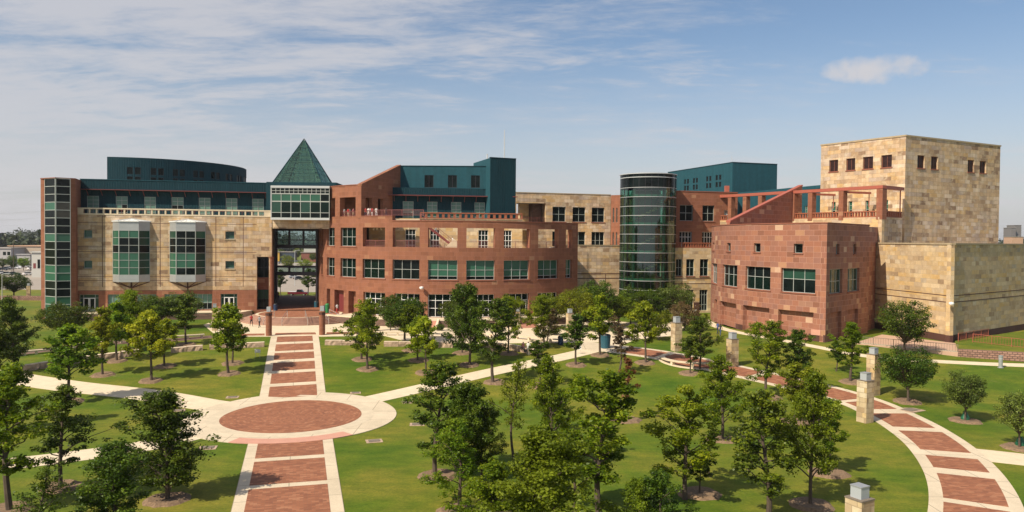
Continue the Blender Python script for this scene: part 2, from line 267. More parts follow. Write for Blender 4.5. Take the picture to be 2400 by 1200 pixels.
# ------------------------------------------------------------------ objects
def tag(o, label=None, cat=None, group=None, kind=None):
    if label: o['label'] = label
    if cat: o['category'] = cat
    if group: o['group'] = group
    if kind: o['kind'] = kind
    return o
def thing(name, label, cat, loc, group=None):
    o = bpy.data.objects.new(name, None); COL.objects.link(o); o.location = loc; o.empty_display_size = .5
    return tag(o, label, cat, group)
def wloc(o):
    v = Vector((0, 0, 0))
    while o is not None: v = v + o.location; o = o.parent
    return v
class MB:
    def __init__(s): s.v = []; s.f = []; s.uv = []; s.mi = []; s.mats = []
    def m(s, name):
        if name not in s.mats: s.mats.append(name)
        return s.mats.index(name)
    def face(s, pts, mat, uvs=None):
        i = len(s.v); s.v += [tuple(p) for p in pts]; s.f.append(tuple(range(i, i + len(pts)))); s.mi.append(s.m(mat))
        if uvs is None:
            a, b, c = (Vector(p) for p in (pts[0], pts[1], pts[2])); n = (b - a).cross(c - a)
            if n.length < 1e-9 and len(pts) > 3: n = (c - a).cross(Vector(pts[3]) - a)
            if abs(n.z) > .7 * n.length: uvs = [(p[0], p[1]) for p in pts]
            else:
                t = Vector((-n.y, n.x, 0)); t = t.normalized() if t.length > 1e-9 else Vector((1, 0, 0))
                uvs = [(p[0] * t.x + p[1] * t.y, p[2]) for p in pts]
        s.uv.append(uvs)
    def hexa(s, p, mat, top=None):      # p: 4 bottom + 4 top, counterclockwise from above
        s.face([p[3], p[2], p[1], p[0]], mat); s.face([p[4], p[5], p[6], p[7]], top or mat)
        for k in range(4): j = (k + 1) % 4; s.face([p[k], p[j], p[4 + j], p[4 + k]], mat)
    def box(s, c, size, mat, rz=0., top=None):   # c = centre of the bottom face
        cx, cy, cz = c; a, b, h = size; co, si = math.cos(rz), math.sin(rz)
        q = [(cx + x * co - y * si, cy + x * si + y * co) for x, y in ((-a / 2, -b / 2), (a / 2, -b / 2), (a / 2, b / 2), (-a / 2, b / 2))]
        s.hexa([(x, y, cz) for x, y in q] + [(x, y, cz + h) for x, y in q], mat, top)
    def prism(s, poly, z0, z1, mat, top=None, bottom=None):   # poly counterclockwise from above
        n = len(poly); acc = 0
        for k in range(n):
            a, b = poly[k], poly[(k + 1) % n]; d = math.hypot(b[0] - a[0], b[1] - a[1])
            s.face([(a[0], a[1], z0), (b[0], b[1], z0), (b[0], b[1], z1), (a[0], a[1], z1)], mat, [(acc, z0), (acc + d, z0), (acc + d, z1), (acc, z1)]); acc += d
        s.face([(p[0], p[1], z1) for p in poly], top or mat); s.face([(p[0], p[1], z0) for p in reversed(poly)], bottom or top or mat)
    def bar(s, P, s0, s1, z0, z1, d0, d1, mat):   # along a path, offsets d0 (inner) to d1 (outer)
        a0, a1, b0, b1 = P(s0, d0), P(s0, d1), P(s1, d0), P(s1, d1)
        q = [a1, b1, b0, a0]
        s.hexa([(x, y, z0) for x, y in q] + [(x, y, z1) for x, y in q], mat)
    def tube(s, a, b, r0, r1, mat, n=6, cap=True):
        a = Vector(a); b = Vector(b); d = (b - a).normalized(); u = d.orthogonal().normalized(); v = d.cross(u)
        A = [a + (u * math.cos(t) + v * math.sin(t)) * r0 for t in [2 * math.pi * k / n for k in range(n)]]
        B = [b + (u * math.cos(t) + v * math.sin(t)) * r1 for t in [2 * math.pi * k / n for k in range(n)]]
        for k in range(n): j = (k + 1) % n; s.face([A[k], A[j], B[j], B[k]], mat)
        if cap: s.face(list(reversed(A)), mat); s.face(B, mat)
    def lathe(s, c, prof, mat, n=20):    # prof: list of (r, z) bottom to top
        for (r0, z0), (r1, z1) in zip(prof, prof[1:]):
            for k in range(n):
                a, b = 2 * math.pi * k / n, 2 * math.pi * (k + 1) / n
                p = [(c[0] + r0 * math.cos(a), c[1] + r0 * math.sin(a), c[2] + z0), (c[0] + r0 * math.cos(b), c[1] + r0 * math.sin(b), c[2] + z0),
                     (c[0] + r1 * math.cos(b), c[1] + r1 * math.sin(b), c[2] + z1), (c[0] + r1 * math.cos(a), c[1] + r1 * math.sin(a), c[2] + z1)]
                if r0 < 1e-6: p = [p[0], p[2], p[3]]
                elif r1 < 1e-6: p = p[:3]
                s.face(p, mat)
    def build(s, name, parent=None, origin=None, smooth=False):
        base = wloc(parent) if parent else (Vector(origin) if origin else Vector((0, 0, 0)))
        me = bpy.data.meshes.new(name); me.from_pydata([(x - base.x, y - base.y, z - base.z) for x, y, z in s.v], [], s.f)
        for n in s.mats: me.materials.append(MATS[n])
        me.polygons.foreach_set('material_index', s.mi)
        ul = me.uv_layers.new(name='UVMap'); ul.data.foreach_set('uv', [c for f in s.uv for q in f for c in q])
        if smooth: me.polygons.foreach_set('use_smooth', [True] * len(s.f))
        me.update(); o = bpy.data.objects.new(name, me); COL.objects.link(o)
        if parent: o.parent = parent
        else: o.location = base
        return o
class Line:
    def __init__(s, a, b): s.a = Vector(a[:2]); s.b = Vector(b[:2]); d = s.b - s.a; s.len = d.length; s.t = d.normalized(); s.n = Vector((s.t.y, -s.t.x)); s.step = 1e9
    def __call__(s, q, d=0.): p = s.a + s.t * q + s.n * d; return p.x, p.y
class Arc:      # a0 -> a1 in radians counterclockwise; outward is away from the centre
    def __init__(s, cx, cy, R, a0, a1): s.c = (cx, cy); s.R = R; s.a0 = a0; s.len = abs(a1 - a0) * R; s.step = .75
    def __call__(s, q, d=0.): a = s.a0 + q / s.R; r = s.R + d; return s.c[0] + r * math.cos(a), s.c[1] + r * math.sin(a)
def pxof(x, y, z=12.): v = Vector((x, y, z - EYE)); return 1200 + FP * v.dot(RT) / v.dot(fw)
def S(path, px, d=0., z=12.):
    lo, hi = 0., path.len
    if isinstance(path, Line): lo, hi = -8., path.len + 20
    n = 200; best = min(range(n + 1), key=lambda k: abs(pxof(*path(lo + (hi - lo) * k / n, d), z) - px)); a = lo + (hi - lo) * max(0, best - 1) / n; b = lo + (hi - lo) * min(n, best + 1) / n
    for _ in range(30):
        m = (a + b) / 2
        if pxof(*path(m, d), z) < px: a = m
        else: b = m
    return (a + b) / 2
def wall(mb, P, s0, s1, z0, z1, ops=(), th=.5, mat='yellow_stone', back=True, inner=None, uvo=0.):
    inner = inner or mat
    sc_ = {s0, s1}; zs = {z0, z1}
    for a, b, c, d in ops: sc_ |= {a, b}; zs |= {c, d}
    sc_ = sorted(x for x in sc_ if s0 - 1e-6 <= x <= s1 + 1e-6); zs = sorted(z for z in zs if z0 - 1e-6 <= z <= z1 + 1e-6)
    ss = []
    for a, b in zip(sc_, sc_[1:]):
        k = max(1, int(math.ceil((b - a) / P.step))); ss += [a + (b - a) * i / k for i in range(k)]
    ss.append(sc_[-1])
    def opn(x, z): return any(a < x < b and c < z < d for a, b, c, d in ops)
    def V(s_, z, d=0.): x, y = P(s_, d); return (x, y, z)
    ns, nz_ = len(ss) - 1, len(zs) - 1
    O = [[opn((ss[i] + ss[i + 1]) / 2, (zs[j] + zs[j + 1]) / 2) for j in range(nz_)] for i in range(ns)]
    for i in range(ns):
        a, b = ss[i], ss[i + 1]
        for j in range(nz_):
            c, d = zs[j], zs[j + 1]
            if O[i][j]: continue
            mb.face([V(a, c), V(b, c), V(b, d), V(a, d)], mat, [(a + uvo, c), (b + uvo, c), (b + uvo, d), (a + uvo, d)])
            if back: mb.face([V(b, c, -th), V(a, c, -th), V(a, d, -th), V(b, d, -th)], inner, [(b + uvo, c), (a + uvo, c), (a + uvo, d), (b + uvo, d)])
            if i == 0 or O[i - 1][j]: mb.face([V(a, c, -th), V(a, c), V(a, d), V(a, d, -th)], inner, [(a - th, c), (a, c), (a, d), (a - th, d)])
            if i == ns - 1 or O[i + 1][j]: mb.face([V(b, c), V(b, c, -th), V(b, d, -th), V(b, d)], inner, [(b, c), (b + th, c), (b + th, d), (b, d)])
            if j == 0 or O[i][j - 1]: mb.face([V(a, c, -th), V(b, c, -th), V(b, c), V(a, c)], inner, [(a, c - th), (b, c - th), (b, c), (a, c)])
            if j == nz_ - 1 or O[i][j + 1]: mb.face([V(a, d), V(b, d), V(b, d, -th), V(a, d, -th)], inner, [(a, d), (b, d), (b, d + th), (a, d + th)])
def window(root, P, s0, s1, z0, z1, nx=2, ny=2, dep=.3, pm='glass_dark', fm='mullion', fwid=.07, name='window', sill=None, hs=None, edge=None):
    fr = MB(); pn = MB(); e = edge or fwid
    xs = [s0 + (s1 - s0) * k / nx for k in range(nx + 1)] if isinstance(nx, int) else [s0 + (s1 - s0) * k for k in nx]
    zz = [z0 + (z1 - z0) * k / ny for k in range(ny + 1)] if isinstance(ny, int) else [z0 + (z1 - z0) * k for k in ny]
    for k, x in enumerate(xs):
        a, b = (x, x + e) if k == 0 else ((x - e, x) if k == len(xs) - 1 else (x - fwid / 2, x + fwid / 2))
        fr.bar(P, a, b, z0, z1, -dep - .03, -dep + .07, fm)
    for j, z in enumerate(zz):
        c, d = (z, z + e) if j == 0 else ((z - e, z) if j == len(zz) - 1 else (z - fwid / 2, z + fwid / 2))
        for a, b in zip(xs, xs[1:]): fr.bar(P, a + e * .5, b - e * .5, c, d, -dep - .027, -dep + .062, fm)
    for i in range(len(xs) - 1):
        for j in range(len(zz) - 1):
            m = pm if isinstance(pm, str) else pm(i, j)
            a, b = P(xs[i], -dep), P(xs[i + 1], -dep)
            pn.face([(a[0], a[1], zz[j]), (b[0], b[1], zz[j]), (b[0], b[1], zz[j + 1]), (a[0], a[1], zz[j + 1])], m)
    f = fr.build(name, root); pn.build('pane', f)
    if sill:
        q = MB(); n = max(1, int((s1 - s0) / 1.5))
        for k in range(n): q.bar(P, s0 - .12 + (s1 - s0 + .24) * k / n, s0 - .12 + (s1 - s0 + .24) * (k + 1) / n, z0 - .16, z0 + .003, -dep + .08, .10, sill)
        q.build('sill', f)
    return f
def railing(mb, P, s0, s1, z, h=1.05, mat='pink_rail', sp=.16, d=-.3, post=1.8):
    n = max(1, int(round((s1 - s0) / post)))
    for k in range(n):
        a = s0 + (s1 - s0) * k / n; b = s0 + (s1 - s0) * (k + 1) / n
        mb.bar(P, a, b, z + h - .05, z + h, d - .03, d + .03, mat); mb.bar(P, a, b, z + .1, z + .14, d - .02, d + .02, mat)
        mb.bar(P, a - .03, a + .03, z, z + h - .002, d - .034, d + .034, mat)
        m = max(1, int((b - a) / sp))
        for i in range(1, m): x = a + (b - a) * i / m; mb.bar(P, x - .011, x + .011, z + .14, z + h - .05, d - .011, d + .011, mat)
    mb.bar(P, s1 - .06, s1, z, z + h - .002, d - .034, d + .034, mat)
def balustrade(mb, P, s0, s1, z0, z1, mat='terracotta', pitch=.62, bw=.3, d=-.28, th=.28, cap=None):
    cap = cap or mat
    n = max(1, int(round((s1 - s0) / pitch)))
    mb.bar(P, s0, s1, z0, z0 + .16, d - th / 2, d + th / 2, mat); mb.bar(P, s0, s1, z1 - .18, z1, d - th / 2 - .05, d + th / 2 + .05, cap)
    for k in range(n + 1):
        x = s0 + (s1 - s0) * k / n; a = max(s0, x - bw / 2); b = min(s1, x + bw / 2)
        mb.bar(P, a, b, z0 + .16, z1 - .18, d - th / 2 + .03, d + th / 2 - .03, mat)

# ------------------------------------------------------------------ ground and paths
def ground_sheet():
    ys = [-80, -20, 20, 64] + [64 + k for k in range(1, 39)] + [110, 150] + [150 + 2.5 * k for k in range(1, 23)] + [300, 600, 1500, 3500, 7000]
    xs = [-5000, -1500, -400, -120, 0, 120, 400, 1500, 5000]; v = [(x, y, T(y)) for y in ys for x in xs]; n = len(xs)
    f = [(j * n + i, j * n + i + 1, (j + 1) * n + i + 1, (j + 1) * n + i) for j in range(len(ys) - 1) for i in range(n - 1)]
    me = bpy.data.meshes.new('ground'); me.from_pydata(v, [], f); me.materials.append(MAT('grass')); o = bpy.data.objects.new('ground', me); COL.objects.link(o); tag(o, kind='structure')
ground_sheet()
def sheet(name, polys, h, mat, kind='structure', uvf=None, thick=.12, join=None):
    bm = bmesh.new()
    for poly in polys:
        bb = bmesh.new(); vs = [bb.verts.new((x, y, 0)) for x, y in poly]; fc = bb.faces.new(vs)
        if fc.normal.z == 0: bb.normal_update()
        fc.normal_update()
        if fc.normal.z < 0: bmesh.ops.reverse_faces(bb, faces=[fc])
        y0, y1 = min(p[1] for p in poly), max(p[1] for p in poly)
        for rng in ((64, 103, 1), (150, 206, 2.5)):
            y = rng[0]
            while y < rng[1]:
                if y0 < y < y1: bmesh.ops.bisect_plane(bb, geom=bb.verts[:] + bb.edges[:] + bb.faces[:], plane_co=(0, y, 0), plane_no=(0, 1, 0))
                y += rng[2]
        for v in bb.verts: v.co.z = T(v.co.y) + h
        ed = [e for e in bb.edges if len(e.link_faces) == 1]
        r = bmesh.ops.extrude_edge_only(bb, edges=ed)
        for v in r['geom']:
            if isinstance(v, bmesh.types.BMVert): v.co.z -= thick
        bmesh.ops.recalc_face_normals(bb, faces=bb.faces[:])
        me = bpy.data.meshes.new('t'); bb.to_mesh(me); bm.from_mesh(me); bpy.data.meshes.remove(me); bb.free()
    ul = bm.loops.layers.uv.new('UVMap')
    for f in bm.faces:
        for l in f.loops:
            c = l.vert.co; l[ul].uv = uvf(c.x, c.y) if uvf else (c.x, c.y)
    me = bpy.data.meshes.new(name); bm.to_mesh(me); bm.free(); me.materials.append(MAT(mat)); o = bpy.data.objects.new(name, me); COL.objects.link(o)
    return tag(o, kind=kind)
def catmull(pts, n=8):
    P = [Vector(p) for p in pts]; P = [P[0] * 2 - P[1]] + P + [P[-1] * 2 - P[-2]]; out = []
    for i in range(1, len(P) - 2):
        for k in range(n):
            t = k / n; a, b, c, d = P[i - 1], P[i], P[i + 1], P[i + 2]
            out.append(.5 * ((2 * b) + (c - a) * t + (2 * a - 5 * b + 4 * c - d) * t * t + (3 * b - a - 3 * c + d) * t ** 3))
    out.append(P[-2]); return out
def ribbon(pts, wid):
    n = len(pts); Lp, Rp = [], []
    for i, p in enumerate(pts):
        t = (pts[min(n - 1, i + 1)] - pts[max(0, i - 1)]).normalized(); nn = Vector((-t.y, t.x)); Lp.append(p + nn * wid / 2); Rp.append(p - nn * wid / 2)
    return [[tuple(Rp[i]), tuple(Rp[i + 1]), tuple(Lp[i + 1]), tuple(Lp[i])] for i in range(n - 1)]
AX = Vector((-8.15, 29.5)).normalized(); AN = Vector((AX.y, -AX.x)); CC = Vector((-18.3, 64.0))
def axp(a, b): p = CC + AX * a + AN * b; return (p.x, p.y)
axuv = lambda x, y: ((Vector((x, y)) - CC).dot(AN), (Vector((x, y)) - CC).dot(AX))
ring = lambda r, c=CC, n=72, a0=0, a1=2 * math.pi: [(c[0] + r * math.cos(a0 + (a1 - a0) * k / n), c[1] + r * math.sin(a0 + (a1 - a0) * k / n)) for k in range(n)]
sheet('main_path', [[axp(7.2, -3.0), axp(7.2, 3.0), axp(37.4, 3.0), axp(37.4, -3.0)], [axp(-45, -3.0), axp(-45, 3.0), axp(-7.2, 3.0), axp(-7.2, -3.0)]], .03, 'concrete', uvf=axuv)
sheet('circle_path', [ring(8.65)], .045, 'concrete')
sheet('circle_border', [ring(6.75)], .051, 'cap_stone_pale')
sheet('pink_band', [[(CC.x + r * math.cos(a), CC.y + r * math.sin(a)) for r, a in [(7.3, math.radians(255 + 62 * k / 20)) for k in range(21)] + [(8.66, math.radians(317 - 62 * k / 20)) for k in range(21)]]], .055, 'pink_concrete')
sheet('circle_paving', [[(CC.x + r * math.cos(2 * math.pi * t / 48), CC.y + r * math.sin(2 * math.pi * t / 48)) for r, t in ((max(ra, .02), k), (rb, k), (rb, k + 1), (max(ra, .02), k + 1))] for ra, rb in ((0, 1.9), (1.9, 3.8), (3.8, 5.72)) for k in range(48)], .06, 'paver_brick', uvf=lambda x, y: (math.atan2(y - CC.y, -(x - CC.x)) * 4.6, math.hypot(x - CC.x, y - CC.y)), thick=.01)
panels = []
for y0, y1 in [(788.5, 801), (806, 821.5), (826, 842), (848.5, 867), (873.5, 897), (904, 931)]:
    a0 = (Vector(gnd(695, y1)[:2]) - CC).dot(AX); a1 = (Vector(gnd(695, y0)[:2]) - CC).dot(AX); panels.append([axp(a0, -2.2), axp(a0, 2.2), axp(a1, 2.2), axp(a1, -2.2)])
for y0, y1 in [(1033, 1070), (1078, 1132), (1141, 1214), (1226, 1320)]:
    a0 = (Vector(gnd(690, y1)[:2]) - CC).dot(AX); a1 = (Vector(gnd(690, y0)[:2]) - CC).dot(AX); panels.append([axp(a0, -2.3), axp(a0, 2.25), axp(a1, 2.25), axp(a1, -2.3)])
sheet('path_paving', panels, .045, 'paver_brick', uvf=axuv)
g2 = lambda px, py: Vector(gnd(px, py)[:2])
diag = catmull([CC + Vector((3, 3.5)), g2(850, 941), g2(1120, 879), g2(1400, 817), g2(1530, 775), g2(1600, 752)], 6)
sheet('diagonal_path', ribbon(diag, 2.5), .022, 'cream_concrete')
lft = catmull([g2(-60, 873), g2(0, 881), g2(160, 905), g2(350, 926), g2(500, 951), CC + Vector((-5, 3))], 5)
sheet('left_path', ribbon(lft, 3.4), .022, 'cream_concrete')
low = catmull([g2(-120, 1100), g2(80, 1081), g2(280, 1055), g2(380, 1037), CC + Vector((-5, -5))], 5)
sheet('lower_path', ribbon(low, 2.9), .022, 'cream_concrete')
OUT = catmull([(9.5, 97.5), (12.9, 95.7), (18.6, 92), (24.2, 86.3), (29.5, 80.3), (33.1, 75.6), (35.0, 71), (35.4, 66), (35.0, 61), (33.8, 55), (31.4, 48), (28.2, 41.5), (24, 35), (19, 29)], 10)
def off(d):
    o = []
    for i, p in enumerate(OUT): t = (OUT[min(len(OUT) - 1, i + 1)] - OUT[max(0, i - 1)]).normalized(); o.append(p + Vector((t.y, -t.x)) * d)
    return o
o0, o1, o2, o3 = off(0), off(.75), off(4.0), off(4.75)
sheet('curved_path', [[tuple(o0[i]), tuple(o0[i + 1]), tuple(o3[i + 1]), tuple(o3[i])] for i in range(len(OUT) - 1)], .03, 'concrete')
cb = []
def outY(y):      # fractional index on the outer edge where it reaches this depth
    for k in range(len(OUT) - 1):
        if OUT[k].y >= y > OUT[k + 1].y: return k + (OUT[k].y - y) / (OUT[k].y - OUT[k + 1].y)
    return 0
def lerpl(l, f): k = min(int(f), len(l) - 2); return l[k].lerp(l[k + 1], f - k)
spans = []
yy = [gnd(px, py).y for px, py in ((2049, 937), (2099, 959), (2125, 970), (2198, 1005), (2219, 1015), (2292, 1065), (2315, 1080), (2335, 1112), (2348, 1128), (2385, 1195))]
for a, b in zip(yy[::2], yy[1::2]): spans.append((outY(a), outY(b)))
acc = [0]
for k in range(len(OUT) - 1): acc.append(acc[-1] + (OUT[k + 1] - OUT[k]).length)
def idx(s_):
    for k in range(len(acc) - 1):
        if acc[k] <= s_ <= acc[k + 1]: return k + (s_ - acc[k]) / (acc[k + 1] - acc[k])
    return len(acc) - 1.001
def arcl(f): k = int(f); return acc[k] + (f - k) * (acc[k + 1] - acc[k])
e = arcl(spans[0][0]) - .9
while e > 7: spans.append((idx(max(3.5, e - 5.2)), idx(e))); e -= 6.1
e = arcl(outY(yy[-1])) + .9
while e < acc[-1] - 6: spans.append((idx(e), idx(e + 5.2))); e += 6.1
for a, b in spans:
    n = 8
    for k in range(n):
        u, v = a + (b - a) * k / n, a + (b - a) * (k + 1) / n; cb.append([tuple(lerpl(o1, u)), tuple(lerpl(o1, v)), tuple(lerpl(o2, v)), tuple(lerpl(o2, u))])
sheet('curved_paving', cb, .045, 'paver_brick')
br = catmull([(31.5, 55.0), (36.5, 52.6), (41, 49.0), (50, 44)], 4)
sheet('side_path', ribbon(br, 3.4), .022, 'cream_concrete'); sheet('side_paving', ribbon(catmull([(36.3, 52.1), (41, 49.0), (50, 44)], 4), 2.0), .04, 'paver_brick')
thin = catmull([g2(1640, 745), g2(1700, 772), g2(1830, 797), g2(1960, 822), g2(2060, 838), g2(2230, 849), g2(2420, 857), g2(2700, 862)], 6)
sheet('garden_path', ribbon(thin, 1.6), .022, 'cream_concrete')
# plaza in front of the gateway and along the curved hall
plz = [g2(500, 781), g2(560, 789), g2(640, 789), g2(745, 789), g2(900, 787)]
AC = Vector((-10, 141))
def apt(R, deg): return (AC.x + R * math.cos(math.radians(deg)), AC.y + R * math.sin(math.radians(deg)))
plaza = [tuple(p) for p in plz] + [(-14, 97.5), (-4, 95.6), (8, 97.0), (13, 97.5), (22, 104), (26, 115), (14, 124)] + [(-36, 124), (-46, 122), (-45, 112)]
sheet('plaza', [plaza], .02, 'cream_concrete')
a40 = (g2(693, 787) - CC).dot(AX)
bb0 = [axp(35.6, -3.2), axp(35.6, 3.2), axp(38.3, 3.2), axp(38.3, -3.2)]
sheet('plaza_paving', [[tuple(g2(644, 785.5)), tuple(g2(741, 784)), tuple(g2(739, 779.5)), tuple(g2(646, 781))], [tuple(g2(560, 787.5)), tuple(g2(620, 786.5)), tuple(g2(620, 782)), tuple(g2(562, 783))],
   [tuple(g2(764, 784.5)), tuple(g2(880, 782)), tuple(g2(880, 778.5)), tuple(g2(766, 779))]], .036, 'paver_brick')
# long seat-wall walk on the left
lw = catmull([g2(-60, 836), g2(60, 826), g2(230, 806), g2(400, 797), g2(500, 789)], 6)
sheet('terrace_walk', ribbon(lw, 2.4), .018, 'brown_brick')
# street and parking behind
sheet('street', [[(-400, 176), (400, 176), (400, 190), (-400, 190)]], .02, 'asphalt_light')
sheet('kerb', [[(-400, 174.5), (400, 174.5), (400, 175.8), (-400, 175.8)], [(-400, 190.2), (400, 190.2), (400, 191.2), (-400, 191.2)]], .14, 'cream_concrete')
sheet('parking_lot', [[(-500, 232), (300, 232), (300, 500), (-500, 500)]], .02, 'asphalt_light')
sheet('back_pavement', [[(-52, 150), (-30, 150), (-34, 174.4), (-56, 174.4)]], .03, 'paver_brick')
FL = 3.1   # ground floor level of the buildings
# ================================================================== A: long stone hall on the left
A0, A1 = (-68.5, 120.3), (-39.4, 125.9)
PA = Line(A0, A1); LA = PA.len
A = thing('stone_hall', 'long tan stone college building with two hanging glass bays and a dark teal upper storey', 'building', (-55, 130, FL))
sA = lambda px, d=0.: S(PA, px, d)
ops = []; wins = []
for a, b in ((196, 216), (528, 549)):
    for z in (14.62, 9.82): ops.append((sA(a), sA(b), z, z + 1.27)); wins.append((sA(a), sA(b), z, z + 1.27))
GA = [(185, 231, 'door'), (252, 298, 'w'), (320, 366, 'w'), (385, 432, 'w'), (451, 497, 'w'), (517, 556, 'door')]
mb = MB(); wall(mb, PA, sA(179), LA, 6.38, 18.3, ops + [(sA(602), sA(630.5), 6.3, 11.8)], .45, 'yellow_stone')
mb.build('wall', A)
mb = MB(); wall(mb, PA, sA(179), LA, 2.0, 6.36, [(sA(a), sA(b), FL if k == 'door' else 3.25, 5.75) for a, b, k in GA] + [(sA(602), sA(630.5), FL, 6.4)], .5, 'red_sandstone'); mb.build('base_wall', A)
for s0, s1, z0, z1 in wins: window(A, PA, s0, s1, z0, z1, 1, [0, .12, 1], .35, 'glass_green' if s0 < 10 else 'glass_shade', 'mullion', .06, sill='cap_stone')
for a, b, k in GA:
    s0, s1 = sA(a), sA(b)
    if k == 'w': window(A, PA, s0, s1, 3.25, 5.75, 4, [0, .42, 1], .3, lambda i, j: 'glass_blind' if j == 1 else 'glass_dark')
    else:
        window(A, PA, s0, s1, FL, 5.75, [0, .2, .8, 1], [0, .78, 1], .34, lambda i, j: 'glass_deep' if (i == 1 and j == 0) else 'glass_shade')
        m = (s0 + s1) / 2; wq = (s1 - s0) * .3
        for sg in (-1, 1):
            a0, b0 = sorted((m + .03 * sg, m + wq * sg)); d = MB(); e = .11
            d.bar(PA, a0, a0 + e, FL + .02, 5.2, -.24, -.17, 'white_metal'); d.bar(PA, b0 - e, b0, FL + .02, 5.2, -.24, -.17, 'white_metal')
            d.bar(PA, a0 + e, b0 - e, FL + .02, FL + .25, -.238, -.172, 'white_metal'); d.bar(PA, a0 + e, b0 - e, 5.08, 5.2, -.238, -.172, 'white_metal')
            dd = d.build('door', A); q = MB(); q.bar(PA, a0 + e, b0 - e, FL + .25, 5.08, -.22, -.205, 'glass_dark'); q.build('pane', dd)
# joints in the stone
mb = MB()
for px in (240, 375.5, 506, 570): s_ = sA(px); mb.bar(PA, s_ - .05, s_ + .05, 6.9, 18.27, -.02, .006, 'brown_plinth')
xs = [sA(179)] + [sA(p) for p in (240, 375.5, 506, 570)] + [sA(602)]
for z, lim in ((13.25, 6), (12.5, 6), (8.6, 5), (7.95, 5), (17.05, 6)):
    for a, b in zip(xs, xs[1:]): mb.bar(PA, a + .055, b - .055, z - .035, z + .035, -.02, .0055, 'brown_plinth')
mb.build('joints', A)
# parapet with square openings
mb = MB(); s0, s1 = sA(179), LA
mb.bar(PA, s0, s1, 18.3, 18.52, -.35, .06, 'cream_concrete'); mb.bar(PA, s0, s1, 19.2, 19.4, -.35, .08, 'cream_concrete')
n = 27; w0 = s0 + .9; w1 = s1 - 1.1
for k in range(n + 1):
    x = w0 + (w1 - w0) * k / n; mb.bar(PA, x - .11, x + .11, 18.52, 19.2, -.3, .03, 'cream_concrete')
mb.bar(PA, s0, w0 - .11, 18.52, 19.2, -.3, .028, 'cream_concrete'); mb.bar(PA, w1 + .11, s1, 18.52, 19.2, -.3, .028, 'cream_concrete'); mb.build('parapet', A)
mb = MB(); railing(mb, PA, w0, w1, 18.2, .95, 'red_metal', .5, d=-.8); mb.build('railing', A)
# massing behind the facade, terrace floor and upper storey
def quadpoly(P, s0, s1, d0, d1): a, b, c, d = P(s0, d0), P(s1, d0), P(s1, d1), P(s0, d1); return [a, b, c, d]
mb = MB(); mb.prism(quadpoly(PA, sA(170), sA(600), -.55, -30), 2.0, 18.1, 'yellow_stone', 'cream_concrete'); mb.build('rear_wall', A)
mb = MB(); mb.prism([PA(sA(600), -2.2), PA(LA - .3, -2.2), (-48.3, 156.5), PA(sA(600), -30)], 2.0, 18.1, 'yellow_stone', 'cream_concrete')
mb.prism(quadpoly(PA, sA(600) + .01, LA - .02, -.46, -2.19), 11.8, 18.09, 'yellow_stone', 'cream_concrete'); mb.build('rear_wall', A)
PT = Line(PA(0, -3.0), PA(LA, -3.0)); sT = lambda px: S(PT, px, 0, 20)
tops = []; TW = [(204, 232), (271.5, 299), (338, 365), (402, 430), (466, 493), (529, 556), (591, 618)]
for a, b in TW: tops.append((sT(a), sT(b), 18.15, 21.4))
mb = MB(); wall(mb, PT, -.2, LA + 4, 18.1, 24.0, tops, .3, 'teal_panel'); mb.prism(quadpoly(PT, -.2, LA + 4, -.9, -26), 18.12, 23.8, 'teal_panel', 'roof_grey'); mb.build('upper_wall', A)
mb = MB(); mb.bar(PT, -.25, LA + 4, 24.0, 24.12, -.4, .07, 'teal_stucco'); mb.build('roof_cap', A)
for k, (a, b, c, d) in enumerate(tops):
    pm = [lambda i, j: 'glass_blind', lambda i, j: 'glass_blind' if j > 2 or (i == 0 and j > 1) else 'glass_dark', lambda i, j: 'glass_blind', lambda i, j: 'glass_dark' if j == 2 else 'glass_blind', lambda i, j: 'glass_blind', lambda i, j: 'glass_blind', lambda i, j: 'glass_blind'][k]
    window(A, PT, a, b, c, d, 2, 5, .12, pm)
mb = MB(); mb.bar(PT, .2, LA + 4, 22.36, 22.44, 0, 1.1, 'red_metal')
for k in range(15): x = 1 + k * 2.1; a, b = PT(x, .0), PT(x, 1.0); mb.tube((a[0], a[1], 21.5), (b[0], b[1], 22.36), .05, .05, 'red_metal', 5)
mb.build('canopy', A)
for k in range(4):      # terrace lamps on the parapet
    pass
